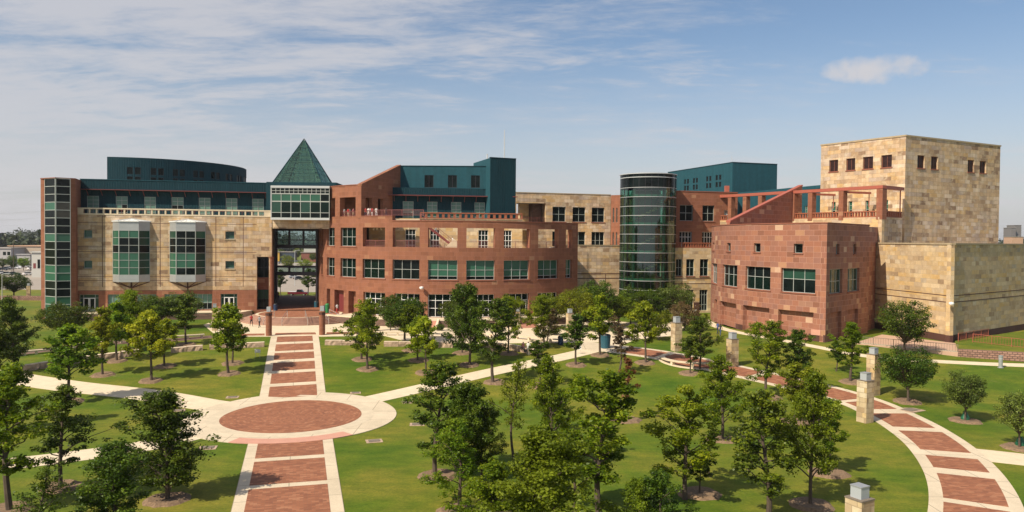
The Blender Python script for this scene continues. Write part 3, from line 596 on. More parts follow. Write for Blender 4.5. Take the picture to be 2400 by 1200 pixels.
# hanging glass bays
def bay(px, wc, wo, dep):
    c = sA(px, 0.); p = [PA(c - wo, 0.003), PA(c - wc, dep), PA(c + wc, dep), PA(c + wo, 0.003)]
    segs = [Line(p[0], p[1]), Line(p[1], p[2]), Line(p[2], p[3])]
    b = MB(); b2 = MB()
    for sg in segs:
        b.bar(sg, 0, sg.len, 15.9, 17.35, -.08, 0, 'silver_panel'); b2.bar(sg, 0, sg.len, 7.75, 8.85, -.08, 0, 'silver_panel')
        for z in (16.4, 16.9, 8.2): (b if z > 10 else b2).bar(sg, .02, sg.len - .02, z, z + .025, -.02, .012, 'silver_panel')
    b2.face([(*p[3], 7.75), (*p[2], 7.75), (*p[1], 7.75), (*p[0], 7.75)], 'silver_panel')
    b.build('bay_panel', A); b2.build('bay_panel', A)
    r = MB(); ap = PA(c, .02); top = (*ap, 17.8)
    q = [PA(c - wo - .15, 0), PA(c - wc - .06, dep + .15), PA(c + wc + .06, dep + .15), PA(c + wo + .15, 0)]
    for i in range(3): 
        r.face([(*q[i], 17.37), (*q[i + 1], 17.37), top], 'white_metal'); r.face([(*q[i], 17.37), (*q[i + 1], 17.37), (*q[i + 1], 17.25), (*q[i], 17.25)][::-1], 'white_metal')
        for k in range(0, 5): t = k / 4; x = q[i][0] * (1 - t) + q[i + 1][0] * t; y = q[i][1] * (1 - t) + q[i + 1][1] * t; r.tube((x, y, 17.4), (ap[0], ap[1], 17.82), .025, .02, 'aluminium', 4)
    r.build('bay_roof', A)
    pats = {308: [[1, 1, 1, 0, 1, 1], [1, 1, 1, 0, 0, 1], [1, 1, 1, 0, 0, 1], [2, 2, 2, 0, 2, 2]], 440: [[1, 1, 1, 0, 0, 2], [0, 1, 1, 0, 0, 0], [0, 1, 1, 0, 0, 0], [2, 2, 2, 0, 0, 1]]}[px]
    for si, (sg, cols) in enumerate(zip(segs, (1, 2, 1))):
        pt = pats[{0: 0, 1: 1, 2: 3}[si]]
        window(A, sg, 0, sg.len, 8.85, 15.9, cols, 6, .05, (lambda i, j, s_=si: ('glass_dark', 'glass_green', 'glass_shade')[pats[{0: 0, 1: 1 + i, 2: 3}[s_]][j]]), 'mullion_pale', .06, name='bay_window')
    s_ = MB(); foot = PA(c, .05)
    for i in range(4): s_.tube((*p[i], 7.75), (foot[0], foot[1], 6.75), .06, .09, 'brown_plinth', 6)
    s_.tube((foot[0], foot[1], 6.0), (foot[0], foot[1], 7.7), .12, .12, 'brown_plinth', 8); s_.build('bay_bracket', A)
bay(308, 1.46, 2.75, 1.35); bay(440, 1.46, 2.72, 1.35)
# recessed entrance strip with a round column beside the gateway
PR = Line(PA(0, -2.15), PA(LA, -2.15)); q0, q1 = sA(602) - .3, sA(632)
for z0, z1, pm in ((FL, 6.3, lambda i, j: 'glass_shade' if j == 1 else 'glass_dark'), (8.3, 11.7, lambda i, j: 'glass_dark')): window(A, PR, q0, q1, z0, z1, 2, 2, 0., pm, 'dark_frame')
mb = MB(); mb.bar(PR, q0, q1, 6.3, 8.3, -.05, .05, 'red_sandstone'); mb.build('recess_panel', A)
cx, cy = PA(sA(635.5), -.35); mb = MB(); mb.lathe((cx, cy, FL), [(.46, 0), (.46, .25), (.40, .3), (.40, 8.4), (.5, 8.6), (.5, 8.72)], 'red_sandstone', 24); mb.build('column', A)
# glazed corner tower
zt = 23.7
tp = [aty(95.5, 500, 118.8), aty(105.5, 500, 118.5), aty(130.5, 500, 117.0), aty(165.5, 500, 118.0), aty(177, 500, 118.6), aty(190.5, 500, 123.6)]
tp = [(p.x, p.y) for p in tp]
mb = MB(); wall(mb, Line(tp[0], tp[1]), 0, Line(tp[0], tp[1]).len, 2, zt, (), .3, 'red_sandstone'); wall(mb, Line(tp[3], tp[4]), 0, Line(tp[3], tp[4]).len, 2, zt, (), .3, 'red_sandstone')
wall(mb, Line(tp[4], tp[5]), 0, Line(tp[4], tp[5]).len, 2, zt, (), .3, 'red_sandstone'); mb.build('tower_wall', A)
mb = MB(); mb.prism([tp[0], (tp[1][0], tp[1][1] + .5), (tp[2][0], tp[2][1] + .6), (tp[3][0], tp[3][1] + .5), (tp[5][0], tp[5][1]), (tp[5][0], 150), (tp[0][0] - 5, 150)], 2, zt - .1, 'red_sandstone', 'roof_grey'); mb.build('rear_wall', A)
rowsL = 'dddggddddggdddgddgddd'; 
pl = [1, 1, 0, 0, 1, 1, 1, 0, 0, 0, 1, 0, 0, 0, 0, 3, 0, 0][::-1]
pr_ = [1, 1, 0, 0, 1, 1, 0, 0, 0, 1, 1, 0, 0, 0, 3, 3, 0, 0][::-1]
pl = [1, 1, 1, 0, 0, 1, 1, 0, 0, 0, 1, 0, 0, 0, 1, 0, 0, 0]; pr_ = [1, 1, 1, 0, 0, 1, 1, 0, 0, 0, 1, 0, 0, 3, 3, 0, 0, 0]
for sg, pt in ((Line(tp[1], tp[2]), pl), (Line(tp[2], tp[3]), pr_)):
    window(A, sg, 0, sg.len, 2.0, zt, 1, 18, .0, (lambda i, j, q=pt: ('glass_dark', 'glass_green', 'glass_shade', 'glass_brown')[q[j]]), 'mullion_pale', .08, name='tower_window')
mb = MB(); mb.prism([(tp[0][0] - .05, tp[0][1] - .05), (tp[2][0], tp[2][1] - .15), (tp[4][0] + .1, tp[4][1] - .1), (tp[5][0] + .1, tp[5][1]), (tp[0][0], tp[5][1])], zt, zt + .12, 'red_cap'); mb.build('tower_cap', A)
# curved teal drum on the roof
fitp = [(-71.3, 134.7), (-65.1, 135), (-58.2, 140.7), (-55.3, 147.4), (-54.2, 157.6)]
def fitcircle(pts):
    M = np.array([[2 * x, 2 * y, 1] for x, y in pts]); b = np.array([x * x + y * y for x, y in pts]); c = np.linalg.lstsq(M, b, rcond=None)[0]; return c[0], c[1], math.sqrt(c[2] + c[0] ** 2 + c[1] ** 2)
dcx, dcy, dR = fitcircle(fitp)
def arcseg(cx, cy, R, px0, px1, deg0, deg1): return Arc(cx, cy, R, math.radians(deg0), math.radians(deg1))
PD = Arc(dcx, dcy, dR, math.radians(200), math.radians(380))
s0 = S(PD, 251, 0, 26); s1 = PD.len - .5
DW = [(297.5, 330), (353, 384), (405, 433.5), (453, 478), (495, 515), (529, 545), (555, 566), (572, 578)]
ops = []
for a, b in DW:
    u, v = S(PD, a, 0, 26), S(PD, b, 0, 26); g = (v - u) * .14; m = (u + v) / 2
    for x0, x1 in ((u, m - g / 2), (m + g / 2, v)):
        for z0, z1 in ((24.2, 25.45), (25.85, 27.1)): ops.append((x0, x1, z0, z1))
mb = MB(); wall(mb, PD, s0, s1, 23.8, 28.8, ops, .3, 'teal_panel'); p0 = PD(s0); p1 = PD(s1); wall(mb, Line((p0[0] - 1, p0[1] + 12), p0), 0, 12, 23.8, 28.8, (), .3, 'teal_panel')
mb.build('drum_wall', A)
for x0, x1, z0, z1 in ops: window(A, PD, x0, x1, z0, z1, 1, 1, .14, 'glass_dark', 'dark_frame', .05, name='drum_window')
poly = [PD(s0 + (s1 - s0) * k / 30, -.31) for k in range(31)] + [(p0[0] + 1, p1[1] + 2)]; mb = MB(); mb.prism(poly, 23.85, 28.6, 'dark_inside', 'roof_grey'); mb.build('drum_roof', A)

# ================================================================== gateway between the halls
G = thing('entrance_gateway', 'tall gateway passage with a glass box room above and dark steel frames inside', 'gateway', (-36, 128, FL))
PG = Line((-39.3, 125.92), (-28.9, 125.95)); sG = lambda px: S(PG, px)
mb = MB(); mb.bar(PG, .03, S(PG, 772), 16.45, 17.85, -.6, .05, 'yellow_stone'); mb.build('lintel', G)
PB = Line((-39.3, 124.9), (-28.9, 124.9)); b0, b1 = S(PB, 636, 0, 20), S(PB, 772.5, 0, 20); xw = [(p - 636) / 136.5 for p in (636, 659, 682, 704.5, 727.5, 751, 772.5)]
mb = MB(); mb.bar(PB, b0 - .1, b1, 17.85, 18.15, -4, .12, 'aluminium'); mb.bar(PB, b0 - .1, b1, 23.05, 23.4, -4, .12, 'aluminium'); mb.bar(PB, b0 - .1, b0, 18.15, 23.05, -4, .1, 'aluminium'); mb.bar(PB, b0 + .01, b1, 18.15, 23.05, -4.3, -4, 'tan_inside'); mb.build('box_frame', G)
window(G, PB, b0, b1, 18.15, 20.85, xw, [0, .33, 1], 0, lambda i, j: 'glass_dark' if j == 0 else ('glass_deep' if i in (1, 2, 4, 5) else 'glass_shade'), 'mullion_pale', .08)
window(G, PB, b0, b1, 20.85, 22.1, xw, 1, 0, lambda i, j: 'glass_green' if i < 5 else 'glass_dark', 'mullion_pale', .08, name='transom_window')
window(G, PB, b0, b1, 21.5 + .6, 23.05, 13, 2, 0, 'glass_dark', 'mullion_pale', .07, name='transom_window')
# passage walls, floor, ceiling
mb = MB(); pw = Line((-47.9, 157), (-39.42, 125.93)); 
mb.face([(-47.9, 157, 2), (-39.42, 125.93, 2), (-39.42, 125.93, 16.45), (-47.9, 157, 16.45)][::-1], 'brown_brick')
PRW = Line((-33.6, 132.6), (-39.6, 157)); mb.build('side_wall', G)
mb = MB(); wall(mb, PRW, 0, PRW.len, 2, 17.8, [(2, 4.2, 8.8, 11.8), (2, 4.2, 13.7, 16.5), (2, 4.2, FL, 6.2)], .3, 'red_sandstone'); mb.build('side_wall', G)
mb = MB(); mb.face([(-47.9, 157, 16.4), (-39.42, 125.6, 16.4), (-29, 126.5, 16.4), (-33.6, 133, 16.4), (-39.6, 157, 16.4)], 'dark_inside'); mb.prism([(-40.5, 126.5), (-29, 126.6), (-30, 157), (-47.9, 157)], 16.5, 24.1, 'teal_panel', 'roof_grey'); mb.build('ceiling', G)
mb = MB(); mb.prism([(-39.3, 124.2), (-30, 125.5), (-34, 133), (-39.7, 157.5), (-48, 157.5)], 1.9, FL, 'paver_brick'); mb.build('passage_floor', G)
PF = Line((-40.55, 131), (-33.0, 131)); f0, f1 = S(PF, 645), S(PF, 744); w3 = (f1 - f0) / 3
mb = MB()
for z0, z1 in ((16.1, 16.4), (14.5, 14.65), (13.2, 13.75), (9.85, 10.2), (8.55, 9.15)): mb.bar(PF, f0, f1, z0, z1, -.25, .1, 'dark_frame')
for k in range(4): x = f0 + w3 * k; 
for k, x in enumerate((f0 + .15, f0 + w3, f0 + 2 * w3, f1 - .15)):
    for z0, z1 in ((13.75, 14.5), (14.65, 16.1), (9.15, 9.85)): mb.bar(PF, x - .15, x + .15, z0, z1, -.2, .08, 'dark_frame')
for x in (f0 + .12, f1 - .12): 
    for z0, z1 in ((FL, 8.55), (10.2, 13.2)): mb.bar(PF, x - .12, x + .12, z0, z1, -.2, .08, 'dark_frame')
fo = mb.build('steel_frame', G)
mb = MB(); 
for k in range(3): a = f0 + w3 * k + .15; b = a + w3 - .3; mb.bar(PF, a, b, 13.75, 16.1, -.11, -.09, 'glass_clear'); mb.bar(PF, a, b, 9.15, 9.85, -.11, -.09, 'glass_clear')
mb.build('pane', fo)
# glass pyramid over the passage
Y = 140.; bx0, bx1 = -44.2, -34.3; cxp = -39.3; cyp = Y + 4.95; zb, za = 24.2, 33.2
PY = thing('glass_pyramid', 'pointed green glass pyramid skylight above the gateway', 'skylight', (cxp, cyp, zb))
cs = [(bx0, Y), (bx1, Y), (bx1, Y + 9.9), (bx0, Y + 9.9)]; apx = Vector((cxp, cyp, za + .4))
for k in range(4):
    a, b = Vector((*cs[k], zb)), Vector((*cs[(k + 1) % 4], zb)); g = MB(); g.face([a, b, apx], 'glass_pyramid'); g.build('glazing', PY)
fr = MB()
for k in range(4):
    a, b = Vector((*cs[k], zb)), Vector((*cs[(k + 1) % 4], zb)); fr.tube(a, apx, .12, .07, 'teal_panel', 5); fr.tube(a, b, .15, .15, 'teal_panel', 5)
    for i in (2, 4, 5, 6, 8):
        t = i / 10; lo = a.lerp(b, t); 
        hi = (a.lerp(apx, 2 * t) if t <= .5 else b.lerp(apx, 2 * (1 - t))); hh = lo + (hi - lo); 
        # vertical bar from base up to the sloping edge
        e = (a.lerp(apx, 2 * t) if t < .5 else b.lerp(apx, 2 * (1 - t))); fr.tube(lo, e if i != 5 else apx, .035, .03, 'teal_panel', 4, False)
    for i in (1, 3, 4, 6, 7, 9):
        t = i / 11; fr.tube(a.lerp(apx, t), b.lerp(apx, t), .035, .035, 'teal_panel', 4, False)
fr.build('frame', PY)
mb = MB(); inn = .55
for i in range(1, 9):
    t = i / 9.5; q = [Vector((*c, zb)).lerp(apx, t) for c in cs]; q = [v.lerp(Vector((cxp, cyp, v.z)), .25) for v in q]
    for k in range(4): mb.tube(q[k], q[(k + 1) % 4], .10, .10, 'white_metal', 4, False)
for k in range(4):
    c = Vector((*cs[k], zb)); q = c.lerp(Vector((cxp, cyp, zb)), .25); mb.tube(q, apx, .11, .07, 'white_metal', 4, False)
mb.build('inner_frame', PY)
mb = MB(); mb.prism([(bx0 - .3, Y - .3), (bx1 + .3, Y - .3), (bx1 + .3, Y + 10.2), (bx0 - .3, Y + 10.2)], 23.6, zb - .05, 'teal_panel', 'roof_grey'); mb.build('base', PY)

# ================================================================== C: curved red sandstone hall
C = thing('curved_red_hall', 'curved red sandstone hall with open terrace arcade and teal penthouse', 'building', (-10, 128, FL))
AR = 25.0; a_st = math.radians(197.0)
def angpx(px):     # first hit of the sight line with the arc
    d = ray(px, 600); a = d.x ** 2 + d.y ** 2; b = -2 * (d.x * AC.x + d.y * AC.y); c = AC.x ** 2 + AC.y ** 2 - AR * AR; D = max(0, b * b - 4 * a * c); t = (-b - math.sqrt(D)) / (2 * a)
    return math.atan2(d.y * t - AC.y, d.x * t - AC.x) % (2 * math.pi)
PC = Arc(AC.x, AC.y, AR, a_st, math.radians(330)); sC = lambda px: (angpx(px) - a_st) * AR
sEnd = sC(1354); sB0 = sC(846)
b2 = [(752.5, 757), (766, 784), (798, 834), (850, 902), (920, 983), (1003, 1072), (1093, 1160), (1181, 1241), (1261, 1309), (1326, 1341)]
LV2 = [(sC(a), sC(b), 8.8, 11.77) for a, b in b2]; LV3 = [(sC(a), sC(b), 13.7, 16.65) for a, b in b2]
g_open = [(766, 774), (784, 806), (817, 834), (852, 903), (925, 984), (1003, 1072), (1108, 1160), (1181, 1241), (1261, 1309)]
LVG = [(sC(a), sC(b), FL, 6.6) for a, b in g_open]
mb = MB(); wall(mb, PC, 0, sEnd, 2.0, 13.05, LVG + LV2, .9, 'red_sandstone'); mb.build('arcade_wall', C)
mb = MB(); wall(mb, PC, 0, sC(919), 13.05, 18.4, LV3[:4], .9, 'red_sandstone'); wall(mb, PC, sC(919), sEnd, 13.05, 17.65, LV3[4:], .9, 'red_sandstone'); mb.build('arcade_wall', C)
op4 = [(sC(775), sC(785), 18.42, 21.45), (sC(796), sC(833), 18.42, 21.45)]
mb = MB(); wall(mb, PC, sC(757), sB0, 18.4, 23.3, op4, .9, 'red_sandstone'); mb.build('corner_wall', C)
mb = MB()
def arcbar(mb, s0, s1, z0, z1, d0, d1, mat, P=PC, step=.75):
    n = max(1, int((s1 - s0) / step))
    for k in range(n): mb.bar(P, s0 + (s1 - s0) * k / n, s0 + (s1 - s0) * (k + 1) / n, z0, z1, d0, d1, mat)
arcbar(mb, sC(919), sEnd, 17.65, 17.78, -.97, .07, 'red_cap'); arcbar(mb, sC(757), sB0, 23.3, 23.42, -.97, .07, 'red_cap'); arcbar(mb, sB0, sC(919), 18.4, 18.48, -.95, .05, 'red_cap'); mb.build('coping', C)
kind2 = {0: 'glass_dark', 1: 'glass_deep', 2: 'glass_deep', 3: 'glass_deep', 4: 'glass_dark'}
nxs = [1, 2, 3, 3, 3, 3, 3, 3, 3, 2]
for k, (a, b, c, d) in enumerate(LV2):
    pm = (lambda i, j, k=k: kind2[k]) if k < 5 else (lambda i, j: 'glass_green' if j > 0 else 'glass_green')
    if k >= 5: window(C, PC, a, b, c, d, nxs[k], [0, .18, .5, 1], .45, lambda i, j: 'glass_dark' if j == 0 else 'glass_green', 'mullion_pale', .06, sill='red_cap', name='window')
    else: window(C, PC, a, b, c, d, nxs[k], 2, .45, pm, 'mullion_pale', .06, sill='red_cap')
for k, (a, b, c, d) in enumerate(LV3[:3]): window(C, PC, a, b, c, d, nxs[k], 2, .45, 'glass_deep', 'mullion_pale', .06, sill='red_cap')
for k, (a, b, c, d) in enumerate(LVG):
    if k in (0, 2): continue
    if k == 1: mb = MB(); mb.bar(PC, a + .3, b, c, 5.9, -.75, -.7, 'door_red'); mb.bar(PC, a, b, 5.9, 6.6, -.78, -.72, 'red_cap'); mb.build('door', C); continue
    window(C, PC, a, b, c, d, 4, [0, .38, .72, 1], .5, lambda i, j: 'glass_deep' if j == 2 else 'glass_dark', 'white_metal', .08)
    if k in (3, 4, 7):
        e = .1; x0 = a + .25 if k == 3 else b - 1.5; x1 = x0 + 1.15; d_ = MB()
        d_.bar(PC, x0, x0 + e, FL + .02, 5.5, -.4, -.32, 'white_metal'); d_.bar(PC, x1 - e, x1, FL + .02, 5.5, -.4, -.32, 'white_metal'); d_.bar(PC, x0 + e, x1 - e, 5.35, 5.5, -.4, -.32, 'white_metal'); d_.bar(PC, x0 + e, x1 - e, FL + .02, FL + .25, -.4, -.32, 'white_metal')
        dd = d_.build('door', C); q = MB(); q.bar(PC, x0 + e, x1 - e, FL + .25, 5.35, -.37, -.35, 'glass_dark'); q.build('pane', dd)
# solid body below the terrace, terrace floors
apoly = lambda s0, s1, d: [PC(s0 + (s1 - s0) * k / 24, d) for k in range(25)]
mb = MB(); mb.prism(apoly(1.5, sEnd - .4, -.95) + [(8, 136), (-32, 140)], 2, 13.02, 'red_sandstone', 'cream_concrete'); mb.build('terrace_floor', C)
mb = MB(); mb.prism(apoly(2.5, sC(919), -.92) + [(-19.5, 128.5), (-24, 140), (-34, 140)], 16.9, 18.1, 'tan_inside', 'cream_concrete'); mb.build('terrace_floor', C)
mb = MB(); mb.prism(apoly(2.0, sC(842), -.95) + [(-24.5, 136), (-32.5, 140)], 13.03, 16.89, 'tan_inside'); mb.build('inner_wall', C)
mb = MB(); mb.prism(apoly(sC(760), sB0 - .35, -.92) + [(-20.5, 132), (-31.5, 136)], 22.3, 23.1, 'red_sandstone', 'roof_grey'); mb.build('roof', C)
mb = MB(); mb.prism([(-31.5, 128.5), (-23.8, 126.3), (-22.5, 133), (-31, 136)], 18.11, 22.29, 'red_sandstone'); mb.build('inner_wall', C)
# wedge wall rising behind the corner
Pk = Vector(PC(sB0)); PW = Line(Pk, (-19.0, 130.2))
mb = MB()
def slopewall(mb, P, s0, s1, z0, zt0, zt1, th, mat, cap, ops=()):
    f = lambda s_: zt0 + (zt1 - zt0) * (s_ - s0) / (s1 - s0)
    cuts = sorted({s0, s1} | {x for o in ops for x in o[:2]})
    for a, b in zip(cuts, cuts[1:]):
        oo = [o for o in ops if o[0] <= a + 1e-6 and o[1] >= b - 1e-6]
        rng = [(z0, None)] if not oo else [(z0, oo[0][2]), (oo[0][3], None)]
        for zl, zh in rng:
            if zh is not None and zh - zl < .01: continue
            for d, fl in ((0, 0), (-th, 1)):
                p, q = P(a, d), P(b, d); za_, zb_ = (f(a), f(b)) if zh is None else (zh, zh)
                v = [(*p, zl), (*q, zl), (*q, zb_), (*p, za_)]; uv = [(a, zl), (b, zl), (b, zb_), (a, za_)]
                if fl: v = v[::-1]; uv = uv[::-1]
                mb.face(v, mat, uv)
        if oo:
            o = oo[0]
            if abs(a - o[0]) < 1e-6: p, q = P(a), P(a, -th); mb.face([(*p, o[2]), (*q, o[2]), (*q, o[3]), (*p, o[3])], mat)
            if abs(b - o[1]) < 1e-6: p, q = P(b), P(b, -th); mb.face([(*q, o[2]), (*p, o[2]), (*p, o[3]), (*q, o[3])], mat)
            p, q, r, t = P(a), P(b), P(b, -th), P(a, -th); mb.face([(*t, o[3]), (*r, o[3]), (*q, o[3]), (*p, o[3])], mat)
    for s_ in (s0, s1):
        p, q = P(s_), P(s_, -th); mb.face([(*p, z0), (*q, z0), (*q, f(s_)), (*p, f(s_))], mat)
    a0, a1, b0_, b1_ = P(s0, .1), P(s0, -th - .1), P(s1, .1), P(s1, -th - .1); h = .28
    bot = [(*a0, f(s0) - .02), (*b0_, f(s1) - .02), (*b1_, f(s1) - .02), (*a1, f(s0) - .02)]; mb.hexa(bot + [(x, y, z + h) for x, y, z in bot], cap)
sw = lambda px, z=20.: S(PW, px, 0, z)
slopewall(mb, PW, 0, PW.len, 18.1, 23.2, 27.2, .6, 'red_sandstone', 'red_sandstone', [(sw(857), sw(872), 18.1, 21.4), (sw(886), sw(898), 18.1, 21.4)]); mb.build('wedge_wall', C)
# stone wall and teal storeys at the back of the terrace
PWb = Line((-23.5, 124.9), (1.7, 127.6)); sW = lambda px, z=15.: S(PWb, px, 0, z)
ops = [(sW(a), sW(b), 13.05, 16.5) for a, b in ((950, 974), (1008, 1030), (1121, 1144), (1178, 1199))]
PWs = PWb
mb = MB(); wall(mb, PWs, .2, PWb.len, 13.03, 18.3, ops, .4, 'yellow_stone_pale'); mb.build('stone_wall', C)
for o in ops: window(C, PWs, *o, 3, 4, .25, 'glass_deep', 'white_metal', .07)
mb = MB(); mb.prism(quadpoly(PWb, .3, PWb.len, -.45, -14), 13.03, 18.1, 'yellow_stone', 'cream_concrete'); mb.build('rear_wall', C)
mb = MB(); balustrade(mb, PWb, sW(985, 19), PWb.len, 18.3, 19.32, 'terracotta', .95, .42, d=-.2); mb.build('balustrade', C)
mb = MB(); mb.bar(PWb, sW(985, 18), PWb.len, 18.22, 18.3, -.45, .1, 'cap_stone'); mb.build('ledge', C)
PTl = Line((-21.2, 127.9), (.45, 130.7)); sL = lambda px, z=20.: S(PTl, px, 0, z)
ops = [(sL(944), sL(969), 18.1, 21.2), (sL(1001), sL(1025), 18.1, 21.2), (sL(1057), sL(1081), 18.1, 21.2), (sL(1112), sL(1136), 18.1, 21.2), (sL(1168), sL(1189), 18.1, 21.0)]
mb = MB(); wall(mb, PTl, .4, PTl.len, 18.05, 23.5, ops, .3, 'teal_panel'); 
mb.prism(quadpoly(PTl, .4, PTl.len, -.35, -12), 18.1, 23.45, 'teal_panel', 'teal_stucco'); mb.build('upper_wall', C)
for k, o in enumerate(ops): window(C, PTl, *o, 2 if k < 4 else 3, 5, .15, (lambda i, j: 'glass_blind' if j != 1 else 'glass_shade') if k < 4 else 'glass_dark', 'mullion')
mb = MB(); mb.bar(PTl, .0, PTl.len + .3, 22.12, 22.22, 0, 1.3, 'red_metal')
for k in range(11): x = 1.5 + k * 1.95; a, b = PTl(x, 0), PTl(x, 1.2); mb.tube((a[0], a[1], 21.2), (b[0], b[1], 22.13), .05, .05, 'red_metal', 5)
mb.build('canopy', C)
PTu = Line((-19.2, 130.4), (-3.8, 129.9)); ops = [(S(PTu, a, 0, 25), S(PTu, b, 0, 25), 23.65, 25.75) for a, b in ((995, 1016), (1050, 1071), (1104, 1125))]
mb = MB(); wall(mb, PTu, 0, PTu.len, 23.46, 27.25, ops, .3, 'teal_stucco'); mb.prism(quadpoly(PTu, .1, PTu.len, -.35, -9), 23.46, 27.1, 'teal_stucco', 'roof_grey'); mb.bar(PTu, 0, PTu.len - .05, 27.25, 27.35, -.4, .08, 'teal_panel'); mb.build('penthouse_wall', C)
for o in ops: window(C, PTu, *o, 2, 1, .15, 'glass_dark', 'dark_frame')
# teal stair tower
t0, t1 = (-3.75, 127.7), (.50, 130.6 - 1.0); 
mb = MB(); mb.prism([t0, t1, (t1[0] - 2.6, t1[1] + 9), (-7.0, 137)], 18.1, 28.5, 'teal_stucco', 'roof_grey')
mb.build('stair_tower', C)
mb = MB(); q = Line(t0, t1); mb.bar(q, .0, q.len + .02, 18.1, 28.52, .0, .05, 'teal_panel'); mb.bar(q, -.05, q.len + .05, 28.52, 28.62, -.3, .12, 'teal_panel'); mb.build('tower_shade_and_cap', C)  # dark full-height sheet puts the front's shade into colour; top bar is the cap
# antennas
for nm, lb, p, h in (('radio_mast', 'thin tall radio mast on top of the teal stair tower', aty(1182, 369, 131), 5.2), ('vent_pipe', 'short vent pipe at the left of the teal stair tower roof', aty(1142, 376, 133), 1.3)):
    z0 = 28.4; mb = MB(); mb.tube((p.x, p.y, z0), (p.x, p.y, z0 + h), .10 if h > 2 else .12, .06 if h > 2 else .12, 'aluminium', 6)
    if h > 2:
        for k in range(3): mb.tube((p.x - .25, p.y, z0 + 2 + k), (p.x + .25, p.y, z0 + 2 + k), .02, .02, 'aluminium', 4)
    tag(mb.build(nm, origin=(p.x, p.y, z0)), lb, 'antenna' if h > 2 else 'pipe')
# railings
mb = MB()
for k in (3, 4, 5, 6, 7, 8, 9): railing(mb, PC, LV3[k][0], LV3[k][1], 13.7, 1.0, 'pink_rail', .14, d=-.6, post=2.2)
mb.build('railing', C)
mb = MB()
for o in op4: railing(mb, PC, o[0], o[1], 18.42, .85, 'pink_rail', .14, d=-.5)
railing(mb, PC, sB0 + .1, sC(990), 18.45, .95, 'pink_rail', .14, d=-.6); mb.build('railing', C)
# outside stair from the upper to the middle terrace
mb = MB(); P0 = Vector((-14.6, 121.4, 18.05)); P1 = Vector((-8.6, 121.9, 13.05)); dv = P1 - P0; n = 26
PSt = Line(P0, P1); 
for k in range(n): z = P0.z - (k + 1) * 5.0 / n; mb.bar(PSt, PSt.len * k / n, PSt.len * (k + 1) / n + .03, z, z + .06, -1.6, 0, 'cream_concrete')
for d in (0.04, -1.64):
    a, b = PSt(0, d), PSt(PSt.len, d); a2, b2_ = PSt(0, d - .07), PSt(PSt.len, d - .07)
    mb.hexa([(*a, P0.z - .45), (*b, P1.z - .02), (*b2_, P1.z - .02), (*a2, P0.z - .45)] + [(*a, P0.z + .1), (*b, P1.z + .42), (*b2_, P1.z + .42), (*a2, P0.z + .1)], 'red_metal')
    mb.tube((*a, P0.z + 1.0), (*b, P1.z + 1.1), .035, .035, 'pink_rail', 5); mb.tube((*a, P0.z + .6), (*b, P1.z + .7), .025, .025, 'pink_rail', 5)
    for k in range(9): t = k / 8; p = PSt(PSt.len * t, d); z = P0.z + (P1.z - P0.z) * t; mb.tube((*p, z), (*p, z + 1.05), .025, .025, 'pink_rail', 4)
q = PSt(0, 0); q2 = PSt(0, -2.2)
mb.prism([PSt(-6, 0), PSt(0, 0), PSt(0, -2.6), PSt(-6, -3.2)], 17.85, 18.05, 'cream_concrete'); mb.build('outside_stair', C)
mb = MB(); a, b, c = PSt(3.4, .3), PSt(8.2, .9), PSt(5.4, .6)
mb.face([(*a, 13.03), (*b, 13.03), (*c, 15.0)], 'cream_concrete'); a2, b2_, c2 = PSt(3.4, -1), PSt(8.2, -.6), PSt(5.4, -.8); mb.face([(*b2_, 13.03), (*a2, 13.03), (*c2, 15.0)], 'cream_concrete'); mb.face([(*b, 13.03), (*b2_, 13.03), (*c2, 15), (*c, 15)], 'cream_concrete'); mb.face([(*a2, 13.03), (*a, 13.03), (*c, 15), (*c2, 15)], 'cream_concrete'); mb.build('stair_wall', C)
# security light on the facade
def flood(name, lb, p, n=(0, -1)):
    t = thing(name, lb, 'light', p); m = MB(); m.tube(p, (p[0] + n[0] * .5, p[1] + n[1] * .5, p[2] + .1), .05, .04, 'dark_frame', 6); m.build('arm', t)
    m = MB(); m.lathe((p[0] + n[0] * .65, p[1] + n[1] * .65, p[2] - .3), [(0, 0), (.26, .05), (.33, .2), (.3, .38), (0, .46)], 'plastic_white', 14); m.build('lamp_head', t, smooth=True)
x, y = PC(sC(991)); flood('wall_light', 'white dome light on the curved red wall below the upper windows', (x, y, 7.65), ((x - AC.x) / AR, (y - AC.y) / AR))

# ================================================================== D: rear stone building
D = thing('rear_stone_building', 'yellow stone rear building with square windows left of the glass tower', 'building', (10, 155, 2))
PDn = Line((.6, 149.8), (19.9, 155.5)); sD = lambda px: S(PDn, px)
dw = [(1294, 1325), (1341, 1371.5), (1386, 1416)]
ops = [(sD(a), sD(b), 18.6, 21.55) for a, b in dw] + [(sD(a), sD(b), 13.2, 16.65) for a, b in dw] + [(sD(1209), sD(1278), 18.2, 22.15), (sD(1214), sD(1258), 13.0, 16.8)]
mb = MB(); wall(mb, PDn, 0, PDn.len, 2, 24.1, ops, .6, 'yellow_stone'); mb.bar(PDn, -.05, PDn.len, 24.1, 24.25, -.7, .08, 'cap_stone'); mb.build('wall', D)
for k in range(3):
    window(D, PDn, *ops[k], 2, 2, .35, 'glass_dark', 'mullion', .09, sill='red_cap'); window(D, PDn, *ops[k + 3], 2 if k < 2 else 3, 2, .35, 'glass_dark', 'mullion' if k < 2 else 'mullion_pale', .06)
mb = MB(); mb.prism([PDn(sD(1282), -.65), PDn(PDn.len, -.65), PDn(PDn.len, -14), PDn(sD(1282), -14)], 2, 24.0, 'yellow_stone', 'roof_grey')
